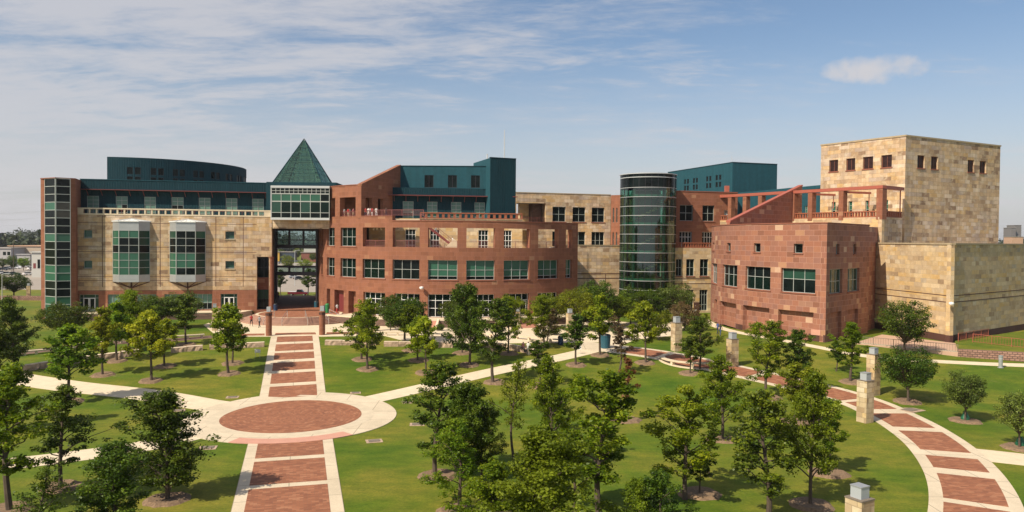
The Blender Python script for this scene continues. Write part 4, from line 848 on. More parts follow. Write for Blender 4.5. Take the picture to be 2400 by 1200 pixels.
mb.prism([PDn(.0, -.65), PDn(sD(1281.5), -.65), PDn(sD(1281.5), -6), PDn(.0, -6)], 22.2, 24.0, 'dark_inside', 'roof_grey'); mb.prism([PDn(.0, -.65), PDn(sD(1281.5), -.65), PDn(sD(1281.5), -6), PDn(.0, -6)], 17.2, 18.1, 'yellow_stone')
mb.prism([PDn(.0, -.65), PDn(sD(1281.5), -.65), PDn(sD(1281.5), -6), PDn(.0, -6)], 2, 13.0, 'yellow_stone', 'cream_concrete'); mb.build('rear_wall', D)
mb = MB(); x0 = sD(1232); 
for z0, z1 in ((18.1, 22.2), (13.01, 17.2)): mb.prism([PDn(x0, -4.2), PDn(x0 + 1.9, -4.2), PDn(x0 + 1.9, -5.5), PDn(x0, -5.5)], z0, z1, 'yellow_stone_pale')
mb.prism([PDn(sD(1256), -2.8), PDn(sD(1279), -2.8), PDn(sD(1279), -5), PDn(sD(1256), -5)], 18.1, 22.19, 'brown_brick'); mb.build('porch_pier', D)
mb = MB(); railing(mb, PDn, sD(1221), sD(1278), 18.2, 1.1, 'red_metal', .5, d=-.3); mb.build('railing', D)
PDr = Line((19.95, 155.5), (24.5, 152.0)); ops = []
for z0, z1 in ((18.6, 21.5), (13.6, 16.6)):
    for a, b in ((1435, 1438), (1443, 1446)): ops.append((S(PDr, a), S(PDr, b), z0, z1))
mb = MB(); wall(mb, PDr, 0, PDr.len, 2, 24.1, ops, .4, 'red_sandstone'); mb.prism([PDr(0, -.41), PDr(PDr.len, -.41), (PDr.b.x + 4, PDr.b.y + 8), (PDr.a.x, PDr.a.y + 6)], 2, 24, 'red_sandstone', 'roof_grey'); mb.build('red_wall', D)
for o in ops: window(D, PDr, *o, 1, 2, .25, 'glass_dark', 'mullion')
PDl = Line((9.0, 143.6), (21.5, 146.6)); mb = MB(); wall(mb, PDl, 0, PDl.len, 2, 13.95, (), .5, 'yellow_stone'); mb.bar(PDl, -.05, PDl.len, 13.95, 14.1, -.6, .08, 'cap_stone'); mb.prism(quadpoly(PDl, 0, PDl.len, -.51, -9), 2, 13.7, 'yellow_stone', 'cream_concrete'); mb.build('front_wall', D)
mb = MB(); mb.bar(PDl, 0, PDl.len, 8.55, 8.72, -.02, .02, 'brown_plinth'); mb.bar(PDl, 0, PDl.len, 7.7, 7.85, -.02, .02, 'brown_plinth')
for x in (3, 9): mb.bar(PDl, x, x + .12, 5, 8.55, -.02, .018, 'brown_plinth')
mb.build('joints', D)

# ================================================================== E: round glass tower
ec = Vector((24.35, 138.2)); eR = 4.95
E_ = thing('round_glass_tower', 'tall round dark green glass stair tower ringed with silver bands', 'tower', (ec.x, ec.y, 2))
PE = Arc(ec.x, ec.y, eR, math.radians(100), math.radians(460)); PE.step = 1.0
nseg = 28
mb = MB()
for k in range(56): a, b = PE.len * k / 56, PE.len * (k + 1) / 56; p, q = PE(a), PE(b); mb.face([(*p, 2.2), (*q, 2.2), (*q, 24.25), (*p, 24.25)], 'glass_tint')
def weld(o):
    b_ = bmesh.new(); b_.from_mesh(o.data); bmesh.ops.remove_doubles(b_, verts=b_.verts, dist=.001); b_.to_mesh(o.data); b_.free(); o.data.polygons.foreach_set('use_smooth', [True] * len(o.data.polygons))
weld(mb.build('glazing', E_))
mb = MB()
for k in range(nseg): a, b = PE.len * k / nseg, PE.len * (k + 1) / nseg; p, q = PE(a), PE(b); mb.face([(*p, 24.25), (*q, 24.25), (*q, 26.7), (*p, 26.7)], 'glass_dark'); 
weld(mb.build('top_glazing', E_))
for z, hh, o in [(26.7, .14, .14), (26.05, .12, .06)] + [(24.26 - 1.63 * k, .075, .06) for k in range(14)]:
    hh = min(hh, .13); m = MB()
    for k in range(56): m.bar(PE, PE.len * k / 56, PE.len * (k + 1) / 56, z - hh / 2, z + hh / 2, -.03, o, 'aluminium')
    m.build('ring_band', E_)
mb = MB()
for k in range(nseg): a = PE.len * k / nseg; mb.bar(PE, a - .03, a + .03, 2.2, 26.6, -.05, .025, 'dark_frame')
mb.build('mullion', E_)
circ = lambda c, r, n=36: [(c[0] + r * math.cos(2 * math.pi * k / n), c[1] + r * math.sin(2 * math.pi * k / n)) for k in range(n)]
mb = MB()
for z in (7.9, 12.8, 17.7, 22.6): mb.prism(circ(ec, eR - .15), z, z + .45, 'glass_blind', 'tan_inside', 'tan_inside')
mb.prism(circ(ec, eR - .1), 26.4, 26.6, 'roof_grey'); mb.build('floor_slab', E_)
mb = MB()
for dx_ in (-2.6, 2.0): mb.tube((ec.x + dx_ * 1.15, ec.y - 3.2, 2.2), (ec.x + dx_ * 1.15, ec.y - 3.2, 24), .28, .28, 'glass_blind', 12)
mb.build('inner_column', E_)
mb = MB(); mb.prism([(ec.x - 2.5, ec.y + 1), (ec.x + 2.5, ec.y + 1), (ec.x + 2.5, ec.y + 4.0), (ec.x - 2.5, ec.y + 4.0)], 2.2, 24, 'glass_green'); mb.build('core', E_)
for z in (3.1, 8.3, 13.2, 18.1):
    m = MB()
    for k in range(14): 
        a = math.radians(200 + k * 11); r0, r1 = 1.8, 3.9; zz_ = z + k * .34
        p = [(ec.x + r * math.cos(t), ec.y + r * math.sin(t)) for r, t in ((r1, a), (r1, a + .2), (r0, a + .2), (r0, a))]; m.hexa([(x, y, zz_) for x, y in p] + [(x, y, zz_ + .2) for x, y in p], 'tan_inside')
    m.build('inner_stair', E_)

# ================================================================== F: red rear building with pale stone lower storeys
F_ = thing('rear_red_building', 'red sandstone rear building over pale stone storeys right of the glass tower', 'building', (35, 145, 2))
PFr = Line((28.6, 141.2), (42.4, 144.8)); sF = lambda px, z=18.: S(PFr, px, 0, z)
u4 = [(sF(1593), sF(1624), 18.7, 21.65), (sF(1646), sF(1674), 18.7, 21.65)]; u3 = [(sF(1593), sF(1622), 13.2, 16.7), (sF(1646), sF(1672), 13.2, 16.7)]; u5 = [(sF(1697), sF(1708), 18.2, 20.8)]
mb = MB(); wall(mb, PFr, 0, PFr.len, 2, 24.1, u4 + u3 + u5, .5, 'red_sandstone'); mb.bar(PFr, -.05, PFr.len, 24.1, 24.25, -.6, .08, 'red_cap'); mb.prism([PFr(0, -.51), PFr(PFr.len, -.51), (46, 158), (30, 152)], 2, 24, 'red_sandstone', 'roof_grey'); mb.build('wall', F_)
for o in u4: window(F_, PFr, *o, 2, 2, .35, 'glass_dark', 'mullion', .09, sill='red_cap')
for o in u3 + u5: window(F_, PFr, *o, 4, [0, .72, 1], .35, 'glass_dark', 'white_metal', .08)
mb = MB(); q = sF(1712); mb.box((*PFr(q, -1.5), 24.25), (.75, .75, 1.25), 'red_beam'); mb.build('chimney', F_)
PFf = Line((28.9, 136.6), (37.4, 138.6)); sf = lambda px, z=8.: S(PFf, px, 0, z)
l2 = [(sf(1584), sf(1598), 8.7, 11.75), (sf(1608), sf(1627), 8.7, 11.75), (sf(1640), sf(1660), 8.7, 11.75)]; lg = [(sf(1608), sf(1626), 2.5, 6.25), (sf(1640), sf(1659), 2.5, 6.25)]
mb = MB(); wall(mb, PFf, -.3, PFf.len, 2, 13.75, l2 + lg, .5, 'yellow_stone_pale'); mb.build('front_wall', F_)
mb = MB(); mb.prism(quadpoly(PFf, -.2, PFf.len, -.52, -5.2), 2, 13.3, 'yellow_stone', 'cream_concrete'); mb.build('terrace', F_)
for o in l2: window(F_, PFf, *o, 2, 2, .3, 'glass_deep', 'mullion', .08, sill='red_cap')
for o in lg: window(F_, PFf, *o, 3, [0, .28, .75, 1], .3, 'glass_dark', 'mullion', .08)
mb = MB(); balustrade(mb, PFf, -.3, PFf.len, 13.78, 14.72, 'terracotta', .5, .24, d=-.25); mb.build('balustrade', F_)
mb = MB(); mb.bar(PFf, -.3, PFf.len, 8.15, 8.3, -.02, .02, 'brown_plinth'); mb.bar(PFf, -.3, PFf.len, 7.3, 7.42, -.02, .02, 'brown_plinth'); 
mb.bar(PFf, sf(1626) + .05, sf(1640) - .05, 2, 4, -.02, .03, 'brown_plinth'); mb.build('joints', F_)

# ================================================================== G: teal block far right rear, M: teal hall
Gt = thing('teal_roof_block', 'tall blue green stucco block with groups of four small windows', 'building', (45, 170, 2))
PG1 = Line((37.3, 185.0), (45.75, 160.2)); PG2 = Line((45.75, 160.2), (56.2, 163.6)); ops = []
for a, b in ((1603.5, 1614.5), (1624, 1635.5), (1655, 1667), (1677, 1690.5)):
    u, v = S(PG1, a, 0, 28), S(PG1, b, 0, 28); m = (u + v) / 2; g = (v - u) * .1
    for x0, x1 in ((u, m - g), (m + g, v)):
        for z0, z1 in ((26.6, 27.7), (28.1, 29.2)): ops.append((x0, x1, z0, z1))
mb = MB(); wall(mb, PG1, 0, PG1.len, 2, 31.4, ops, .4, 'teal_stucco'); wall(mb, PG2, .0, PG2.len, 2, 31.4, (), .4, 'teal_stucco'); mb.prism([PG1(0, -.42), PG1(PG1.len, -.42), PG2(PG2.len, -.42), (50, 190)], 20, 31.2, 'teal_stucco', 'roof_grey'); mb.build('wall', Gt)
mb = MB(); mb.bar(PG1, 0, PG1.len, 31.4, 31.52, -.5, .08, 'teal_panel'); mb.bar(PG2, 0, PG2.len, 31.4, 31.52, -.5, .08, 'teal_panel'); mb.build('roof_cap', Gt)
for o in ops: window(Gt, PG1, *o, 1, 1, .15, 'glass_dark', 'dark_frame', .06)
p = aty(1715, 380, 162); mb = MB(); mb.tube((p.x, p.y, 31.3), (p.x, p.y, 33.2), .05, .02, 'aluminium', 5); mb.tube((p.x - .2, p.y, 32.3), (p.x + .2, p.y, 32.3), .02, .02, 'aluminium', 4); tag(mb.build('small_antenna', origin=(p.x, p.y, 31.3)), 'small antenna on the roof corner of the blue green stucco block', 'antenna')
M_ = thing('teal_terrace_hall', 'long low teal hall behind the red pergola', 'building', (50, 146, 2))
PM = Line((46.5, 158.5), (54.2, 135.0)); mw = [(1845, 1854), (1886, 1895)]
ops = [(S(PM, a, 0, 20), S(PM, b, 0, 20), 18.2, 21.5) for a, b in mw]
mb = MB(); wall(mb, PM, 0, PM.len, 2, 24.4, ops, .4, 'teal_stucco'); mb.prism([PM(0, -.42), PM(PM.len, -.42), (62, 140), (60, 162)], 2, 24.3, 'teal_stucco', 'roof_grey'); mb.build('wall', M_)
mb = MB(); mb.bar(PM, 0, PM.len, 24.4, 25.0, -.5, .25, 'teal_stucco'); mb.build('eaves', M_)
for o in ops: window(M_, PM, *o, 2, 5, .2, lambda i, j: 'glass_green' if j > 2 else 'glass_shade', 'mullion')
# ================================================================== H: curved red block on the right
H = thing('red_corner_block', 'red sandstone block with a curved left face and blind ground floor niches', 'building', (45, 105, 2))
hc = (64.23, 120.12); hR = 32.0; PH = Arc(hc[0], hc[1], hR, math.radians(162), math.radians(222)); PH.step = 1.2
def angH(px):
    d = ray(px, 600); a = d.x ** 2 + d.y ** 2; b = -2 * (d.x * hc[0] + d.y * hc[1]); c = hc[0] ** 2 + hc[1] ** 2 - hR * hR; D = max(0, b * b - 4 * a * c); t = (-b - math.sqrt(D)) / (2 * a)
    return (math.atan2(d.y * t - hc[1], d.x * t - hc[0]) % (2 * math.pi) - math.radians(162)) * hR
big = [(1668.5, 1681), (1694, 1728.5), (1748, 1806.5), (1832, 1912)]; sm = [(1670, 1674), (1703, 1712), (1766.5, 1782), (1860, 1881)]
ob = [(angH(a), angH(b), 8.25, 11.45) for a, b in big]; os_ = [(angH(a), angH(b), 13.5, 14.75) for a, b in sm]
on = [(angH(a), angH(b), 2.1, 5.8) for a, b in [(1676, 1682), (1689, 1727), (1743, 1805), (1826, 1909)]]
mb = MB(); wall(mb, PH, 2, PH.len, 1.5, 17.4, ob + os_ + on, .75, 'red_sandstone_block'); mb.build('wall', H)
mb = MB()
arcbar(mb, 2, PH.len, 17.4, 17.55, -.8, .08, 'red_cap', PH, 1.2)
mb.build('coping', H)
for k, o in enumerate(ob): window(H, PH, *o, [0, .5, 1] if k == 0 else 3, [0, .56, 1], .4, (lambda i, j, k=k: ('glass_dark' if j == 0 else 'glass_shade') if k == 3 else ('glass_deep' if j == 0 or k == 0 else 'glass_dark')), 'mullion_pale', .06, sill='red_cap')
for o in os_: window(H, PH, *o, 1, 1, .4, 'glass_dark', 'mullion', .08, sill='red_cap')
for k, o in enumerate(on):
    if k == 0: continue
    n = MB(); wall(n, PH, o[0] - .05, o[1] + .05, 2.0, 5.85, (), .1, 'red_sandstone_block', uvo=.4); 
    me_ = MB(); 
    for i in range(4):
        a = o[0] + (o[1] - o[0]) * i / 4; b = o[0] + (o[1] - o[0]) * (i + 1) / 4; p, q = PH(a, -.68), PH(b, -.68); me_.face([(*p, 2.0), (*q, 2.0), (*q, 5.85), (*p, 5.85)], 'red_sandstone_block', [(a, 2), (b, 2), (b, 5.85), (a, 5.85)])
    me_.build('niche_panel', H)
o = on[0]; mb = MB(); mb.bar(PH, o[0], o[1], 2, 5.8, -.76, -.7, 'dark_inside'); mb.build('door', H)
mb = MB(); arcbar(mb, PH.len - 2.3, PH.len, 1.5, 3.0, -.02, .03, 'brown_plinth', PH, 1.2); mb.build('plinth', H)
for a, b in zip([on[1][1], on[2][1]], [on[2][0], on[3][0]]): mb = MB(); mb.bar(PH, a + .02, b - .02, 1.5, 2.9, -.02, .03, 'brown_plinth'); mb.build('plinth', H)
pc = PH(PH.len); PH2 = Line(pc, (50.95, 109.6)); ob2 = [(S(PH2, a), S(PH2, b), 8.25, 11.45) for a, b in ((1945, 1975), (1987, 2015))]; os2 = [(S(PH2, a), S(PH2, b), 13.4, 14.75) for a, b in ((1959, 1967), (1999.5, 2006.5))]; on2 = [(S(PH2, a), S(PH2, b), 2.1, 5.8) for a, b in ((1943, 1974), (1983, 2013))]
mb = MB(); wall(mb, PH2, 0, PH2.len, 1.5, 17.4, ob2 + os2 + on2, .75, 'red_sandstone_block'); mb.bar(PH2, -.05, PH2.len + .05, 17.4, 17.55, -.8, .08, 'red_cap'); mb.build('side_wall', H)
for o in ob2: window(H, PH2, *o, 3, [0, .5, 1], .4, lambda i, j: 'glass_shade', 'mullion', .09, sill='red_cap')
for o in os2: window(H, PH2, *o, 1, 1, .4, 'glass_dark', 'mullion', .08, sill='red_cap')
for o in on2: n = MB(); n.bar(PH2, o[0] - .03, o[1] + .03, 2, 5.85, -.5, -.38, 'red_sandstone_block'); n.build('niche_panel', H)
mb = MB(); e = PH2.len
mb.prism([PH(2 + (PH.len - 2) * k / 24, -.78) for k in range(24)] + [(PH2(.8, -.78)), PH2(e, -.78), (56, 117), (50, 128)], 1.5, 17.3, 'red_sandstone_block', 'red_cap'); mb.build('rear_wall', H)
mb = MB(); mb.bar(PH, PH.len - 1.9, PH.len - .6, 2.9, 3.6, .0, .12, 'pink_concrete'); mb.box((*PH(PH.len - 4, 1.0), 2.0), (.5, .5, .0 + .4), 'cap_stone'); mb.build('wall_box', H)

# ================================================================== terrace with pergola
TR = thing('pergola_terrace', 'raised stone terrace with red brick pergola posts and balustrade', 'terrace', (48, 118, 2))
pcn = Vector((55.55, 115.5)); PP = Line((38.7, 144.2), pcn); PQ = Line(pcn, (60.7, 119.6)); sP = lambda px, z=20.: S(PP, px, 0, z)
TC = S(PP, 1820, 0, 18)
mb = MB(); wall(mb, PP, 0, PP.len, 2, 18.85, (), .6, 'yellow_stone_pale'); mb.build('terrace_wall', TR)
mb = MB(); wall(mb, PQ, 0, PQ.len, 2, 18.85, (), .6, 'yellow_stone'); mb.build('terrace_wall', TR)
mb = MB(); mb.prism([PP(0, -.61), PP(PP.len - .6, -.61), PQ(PQ.len, -.61), (58.5, 130), (47, 143)], 2, 18.5, 'yellow_stone', 'cream_concrete'); mb.build('terrace_floor', TR)
posts = [1710, 1745, 1781, 1857, 1898.5, 1971]
pbeam = MB(); hw = .42
ps = [sP(p) for p in posts]
for k, s_ in enumerate(ps): m = MB(); m.bar(PP, s_ - hw, s_ + hw, 18.5, 23.1, -.95, .06, 'red_sandstone'); m.build('post', TR)
m = MB(); m.bar(PP, PP.len - .95, PP.len + .06, 18.5, 23.1, -1.0, .06, 'red_sandstone'); m.build('post', TR)
pbeam.bar(PP, -2.5, PP.len + .1, 23.13, 23.62, -.8, .12, 'red_beam'); pbeam.bar(PQ, .15, PQ.len + .2, 23.13, 23.62, -.8, .12, 'red_beam'); pbeam.build('beam', TR)
m = MB(); a = PQ(PQ.len, -.4); m.tube((*a, 18.6), (*a, 23.13), .1, .1, 'red_beam', 8); m.tube((*PQ(PQ.len, -.4), 19.2), (*PQ(PQ.len, -.4), 19.6), .2, .2, 'dark_frame', 8); m.build('drain_pipe', TR)
for px0, px1 in ((1890, 1925), (1972, 2010)):    # short beams running back to the tower
    s_ = sP(px0); a = PP(s_, -.8); m = MB(); ln = Line(a, (a[0] + 5.0, a[1] + 2.2)); m.bar(ln, 0, ln.len, 22.8, 23.12, -.25, .25, 'red_beam'); e = ln(ln.len - .2); m.tube((*e, 20.7), (*e, 22.8), .07, .07, 'red_beam', 6); m.build('cross_beam', TR)
mb = MB(); hh = [TC] + [p for p in ps[3:]] + [PP.len]
for a, b in zip(hh, hh[1:]): 
    a2 = a + (.0 if a == TC else hw + .01); b2_ = b - (hw + .01 if b != PP.len else .97)
    balustrade(mb, PP, a2, b2_, 18.86, 19.82, 'terracotta', .52, .26, d=-.25)
mb.build('balustrade', TR); mb = MB(); balustrade(mb, PP, 0, ps[0] - hw, 18.86, 19.82, 'terracotta', .52, .26, d=-.25)
mb.build('balustrade', TR); mb = MB(); balustrade(mb, PQ, .1, PQ.len, 18.86, 19.82, 'terracotta', .7, .4, d=-.25); mb.build('balustrade', TR)
PWg = Line((33.4, 118.0), (49.5, 131.5)); mb = MB(); slopewall(mb, PWg, 0, PWg.len, 17.0, 17.9, 24.5, .6, 'red_sandstone_block', 'red_beam'); mb.build('wedge_wall', TR)

# ================================================================== J: stone tower, K: low stone block
J = thing('square_stone_tower', 'tall windowless tan stone tower with small red louvred openings near the top', 'tower', (68, 126, 2))
jc = (61.8, 121.2); PJl = Line((53.7, 134.2), jc); PJr = Line(jc, (84.3, 133.2))
lo = [(1943, 1964), (1983, 2004), (2022, 2046), (2065, 2090)]; lf = [(S(PJl, a, 0, 27), S(PJl, b, 0, 27), 27.1, 29.1) for a, b in lo]
lw_ = [(S(PJl, a, 0, 20), S(PJl, b, 0, 20), 19.0, 21.9) for a, b in ((1949, 1958), (1988, 1997), (2028, 2036), (2071, 2081))]
rt = [(S(PJr, a, 0, 27), S(PJr, b, 0, 27), 26.95, 29.0) for a, b in ((2150, 2167), (2182, 2198), (2268, 2283), (2296, 2311))]
mb = MB(); wall(mb, PJl, 0, PJl.len, 2, 31.75, lf + lw_, .5, 'yellow_stone'); mb.build('wall', J)
mb = MB(); wall(mb, PJr, 0, PJr.len, 2, 31.75, rt, .5, 'yellow_stone'); mb.build('wall', J)
mb = MB(); mb.bar(PJl, -.1, PJl.len + .03, 31.75, 32.0, -.6, .1, 'cap_stone'); mb.bar(PJr, -.02, PJr.len + .1, 31.75, 31.998, -.6, .1, 'cap_stone'); mb.build('coping', J)
q = [PJl(0, -.52), PJl(PJl.len - .5, -.52), PJr(PJr.len, -.52), (PJl.a.x + 22, PJl.a.y + 12.1)]; mb = MB(); mb.prism(q, 2, 31.6, 'yellow_stone', 'roof_grey'); mb.build('rear_wall', J)
for P_, o in [(PJl, o) for o in lf] + [(PJr, o) for o in rt]:
    f = window(J, P_, *o, 2, 1, .3, 'louver', 'red_cap', .08, name='louvre', sill='red_cap'); m = MB()
    for k in range(9): z = o[2] + .1 + k * (o[3] - o[2] - .2) / 9; m.bar(P_, o[0] + .08, o[1] - .08, z, z + .05, -.28, -.2, 'louver')
    m.build('blade', f)
for o in lw_: window(J, PJl, *o, 1, 4, .3, lambda i, j: 'glass_green' if j > 1 else 'glass_dark', 'mullion', .08)
K = thing('low_stone_block', 'long low pale stone block with two dark grooves and a brown base', 'building', (66, 112, 2))
kc = (56.85, 99.4); PKl = Line((54.2, 119.5), kc); PKr = Line(kc, (76.7, 114.7))
mb = MB(); wall(mb, PKl, 0, PKl.len, 3.03, 14.8, (), .5, 'yellow_stone_pale'); mb.build('wall', K)
mb = MB(); wall(mb, PKr, 0, PKr.len + 30, 3.03, 14.8, (), .5, 'yellow_stone_pale'); mb.build('wall', K)
mb = MB(); wall(mb, PKl, 0, PKl.len + .03, 1.0, 3.03, (), .5, 'brown_plinth'); wall(mb, PKr, 0, PKr.len + 30, 1.0, 3.03, (), .5, 'brown_plinth'); mb.build('plinth', K)
mb = MB()
for z in (8.1, 7.25): mb.bar(PKl, 0, PKl.len + .01, z, z + .11, -.02, .01, 'brown_plinth'); mb.bar(PKr, .0, PKr.len + 30, z + .001, z + .111, -.02, .011, 'brown_plinth')
mb.build('joints', K)
mb = MB(); mb.bar(PKl, -.1, PKl.len + .03, 14.8, 15.02, -.6, .1, 'cap_stone'); mb.bar(PKr, -.02, PKr.len + 30, 14.8, 15.018, -.6, .1, 'cap_stone'); mb.build('coping', K)
mb = MB(); mb.prism([PKl(0, -.55), PKl(PKl.len - .5, -.55), PKr(PKr.len + 30, -.55), (100, 160), (56, 135)], 1, 14.7, 'yellow_stone', 'roof_grey'); mb.build('roof', K)
p = aty(2043, 558, 119); mb = MB(); mb.box((p.x, p.y - .2, 14.9), (1.2, .2, 1.3), 'pink_concrete'); mb.build('hatch', K)
x, y = kc; flood('wall_light', 'white dome light on the corner of the low stone block', (x, y, 7.3), (-.3, -.95))

# ================================================================== landscape walls, benches, steps
# round stage steps in front of the gateway
sc0 = (-33.3, 120.4)
ST = thing('round_steps', 'round brick stage with curved steps in front of the gateway', 'steps', (*sc0, 2))
for k, (r, z) in enumerate(((6.6, 3.09), (7.05, 2.94), (7.5, 2.79), (7.95, 2.64), (8.4, 2.49), (8.85, 2.34))):
    m = MB(); 
    m.prism(circ(sc0, r, 56), 1.9, z, 'step_stone', 'cream_concrete' if k == 0 else 'step_stone'); m.build('step', ST)
m = MB(); m.prism(circ(sc0, 6.15, 56), 2.9, 3.10, 'paver_brick'); m.build('stage_paving', ST)
for px in (672, 716, 640, 752, 775):
    a = S(Arc(sc0[0], sc0[1], 6.6, math.radians(180), math.radians(360)), px, 0, 3); ang = math.radians(180) + a / 6.6
    m = MB(); P0 = Vector((sc0[0] + 6.3 * math.cos(ang), sc0[1] + 6.3 * math.sin(ang), 3.1)); P1 = Vector((sc0[0] + 8.9 * math.cos(ang), sc0[1] + 8.9 * math.sin(ang), 2.15))
    m.tube(P0, P0 + Vector((0, 0, 1.0)), .035, .035, 'chrome', 6); m.tube(P1, P1 + Vector((0, 0, 1.0)), .035, .035, 'chrome', 6); m.tube(P0 + Vector((0, 0, 1)), P1 + Vector((0, 0, 1)), .035, .035, 'chrome', 6); m.tube(P0 + Vector((0, 0, .55)), P1 + Vector((0, 0, .55)), .025, .025, 'chrome', 6); m.build('handrail', ST)
# raised terrace along the curved hall and the stone hall
PTe = Arc(AC.x, AC.y, 30.0, math.radians(232), math.radians(318)); RW = thing('terrace_retaining_wall', 'low curved brick retaining wall below the curved red hall', 'retaining wall', (-10, 111, 2))
sgap = (sG(0) if False else 0)
segs = []; gaps = [(1009, 1024), (1206, 1246)]; s_prev = 0
for a, b in gaps + [(None, None)]:
    e = S(PTe, a, 0, 3) if a else PTe.len
    m = MB(); wall(m, PTe, s_prev, e, 1.9, 3.1, (), .5, 'brown_brick'); arcbar(m, s_prev, e, 3.1, 3.28, -.6, .06, 'cream_concrete', PTe, 1.0); m.build('wall_section', RW); s_prev = S(PTe, b, 0, 3) if b else 0
m = MB(); outer = [PTe(PTe.len * k / 30, -.5) for k in range(31)]; inner = [PC((math.radians(318 - 86 * k / 30) - a_st) * AR, .02) for k in range(31)]
for k in range(30): m.prism([outer[k], outer[k + 1], inner[29 - k], inner[30 - k]], 1.9, 3.07, 'cream_concrete')
m.build('terrace_floor', RW)
for a, b in gaps:
    s0, s1 = S(PTe, a, 0, 3), S(PTe, b, 0, 3)
    SS = thing('terrace_steps', ('narrow' if a == 1009 else 'wide') + ' stone steps through the curved brick retaining wall', 'steps', (*PTe(s0), 2))
    for k in range(6): m = MB(); arcbar(m, s0, s1, 1.9, 3.06 - k * .16, -.5, .0 + k * .4, 'pink_concrete', PTe, 1.0); m.build('step', SS)
    for s_ in (s0 - .3, s1 + .05): 
        m = MB(); p, q = PTe(s_, 0), PTe(s_, 2.6); r, t = PTe(s_ + .28, 2.6), PTe(s_ + .28, 0); m.hexa([(*p, 1.9), (*q, 1.9), (*r, 1.9), (*t, 1.9)] + [(*p, 3.4), (*q, 2.6), (*r, 2.6), (*t, 3.4)], 'limestone_top'); m.build('side_wall', SS)
PTa = Line(PA(2.5, 4.6), PA(LA - 4.5, 4.6)); RW2 = thing('brick_terrace', 'low brick terrace along the doors of the long stone hall', 'terrace', (*PTa(10), 2))
m = MB(); wall(m, PTa, 0, PTa.len, 1.9, 3.08, (), .4, 'brown_brick'); m.bar(PTa, 0, PTa.len, 3.08, 3.2, -.5, .06, 'cream_concrete'); m.build('wall_section', RW2)
m = MB(); m.prism([PTa(0, -.41), PTa(PTa.len, -.41), PA(LA - 3, .01), PA(1, .01)], 1.9, 3.06, 'cream_concrete'); m.build('terrace_floor', RW2)
# rough limestone seat walls in the lawn
def stonewall(px0, py0, px1, py1, h, wd, lb, blocks=1, rough=True, midp=None):
    pts = [g2(px0, py0)] + ([g2(*midp)] if midp else []) + [g2(px1, py1)]; cur = catmull(pts, 6) if midp else [pts[0].lerp(pts[1], k / 8) for k in range(9)]
    t_ = thing('limestone_seat_wall', lb, 'stone wall', (*cur[0], T(cur[0].y)), 'limestone seat walls in the lawn')
    tot = sum((b - a).length for a, b in zip(cur, cur[1:])); nb = max(1, int(round(tot / 2.1))); rr_ = random.Random(int(px0))
    def at(s_):
        for a, b in zip(cur, cur[1:]):
            l = (b - a).length
            if s_ <= l + 1e-6: return a.lerp(b, s_ / l), (b - a).normalized()
            s_ -= l
        return cur[-1], (cur[-1] - cur[-2]).normalized()
    for k in range(nb):
        m = MB(); a, ta = at(tot * k / nb + .02); b, tb = at(tot * (k + 1) / nb - .02); na, nb_ = Vector((ta.y, -ta.x)), Vector((tb.y, -tb.x)); n = 6; hv = h + rr_.uniform(-.03, .03)
        rows = []
        for i in range(n + 1):
            c = a.lerp(b, i / n); nn = na.lerp(nb_, i / n).normalized(); z = T(c.y); j = lambda s_=.05: rr_.uniform(-s_, s_)
            rows.append([(*(c + nn * (wd / 2 + j())), z - .1), (*(c + nn * (wd / 2 + j(.07))), z + hv * .5), (*(c + nn * (wd / 2 - .04)), z + hv), (*(c - nn * (wd / 2 - .04)), z + hv), (*(c - nn * (wd / 2 + j())), z - .1)])
        for r0, r1 in zip(rows, rows[1:]):
            for q in range(4): m.face([r0[q], r1[q], r1[q + 1], r0[q + 1]], 'limestone_top' if q == 2 else 'limestone_rough')
        m.face(rows[0][::-1][:5][::-1], 'limestone_rough'); m.face(rows[-1][::-1], 'limestone_rough'); m.build('stone_block', t_)
stonewall(40, 872, 326, 832, .62, .75, 'longest curved limestone seat wall at the left edge of the lawn', midp=(180, 850))
stonewall(400, 826, 475, 820, .55, .7, 'short limestone seat wall between the yellow green trees on the left lawn')
stonewall(491, 818, 620, 812, .55, .7, 'limestone seat wall ending just left of the brick panel path')
stonewall(762, 808, 882, 808, .55, .7, 'limestone seat wall starting just right of the brick panel path')
stonewall(900, 811, 968, 811, .55, .7, 'limestone seat wall behind the pair of trees on the middle lawn')
stonewall(1029, 813, 1062, 814, .6, .7, 'single limestone boulder seat in the middle lawn')
stonewall(1125, 812, 1266, 833, .62, .7, 'limestone seat wall with the woman in white standing at its end', midp=(1185, 817))
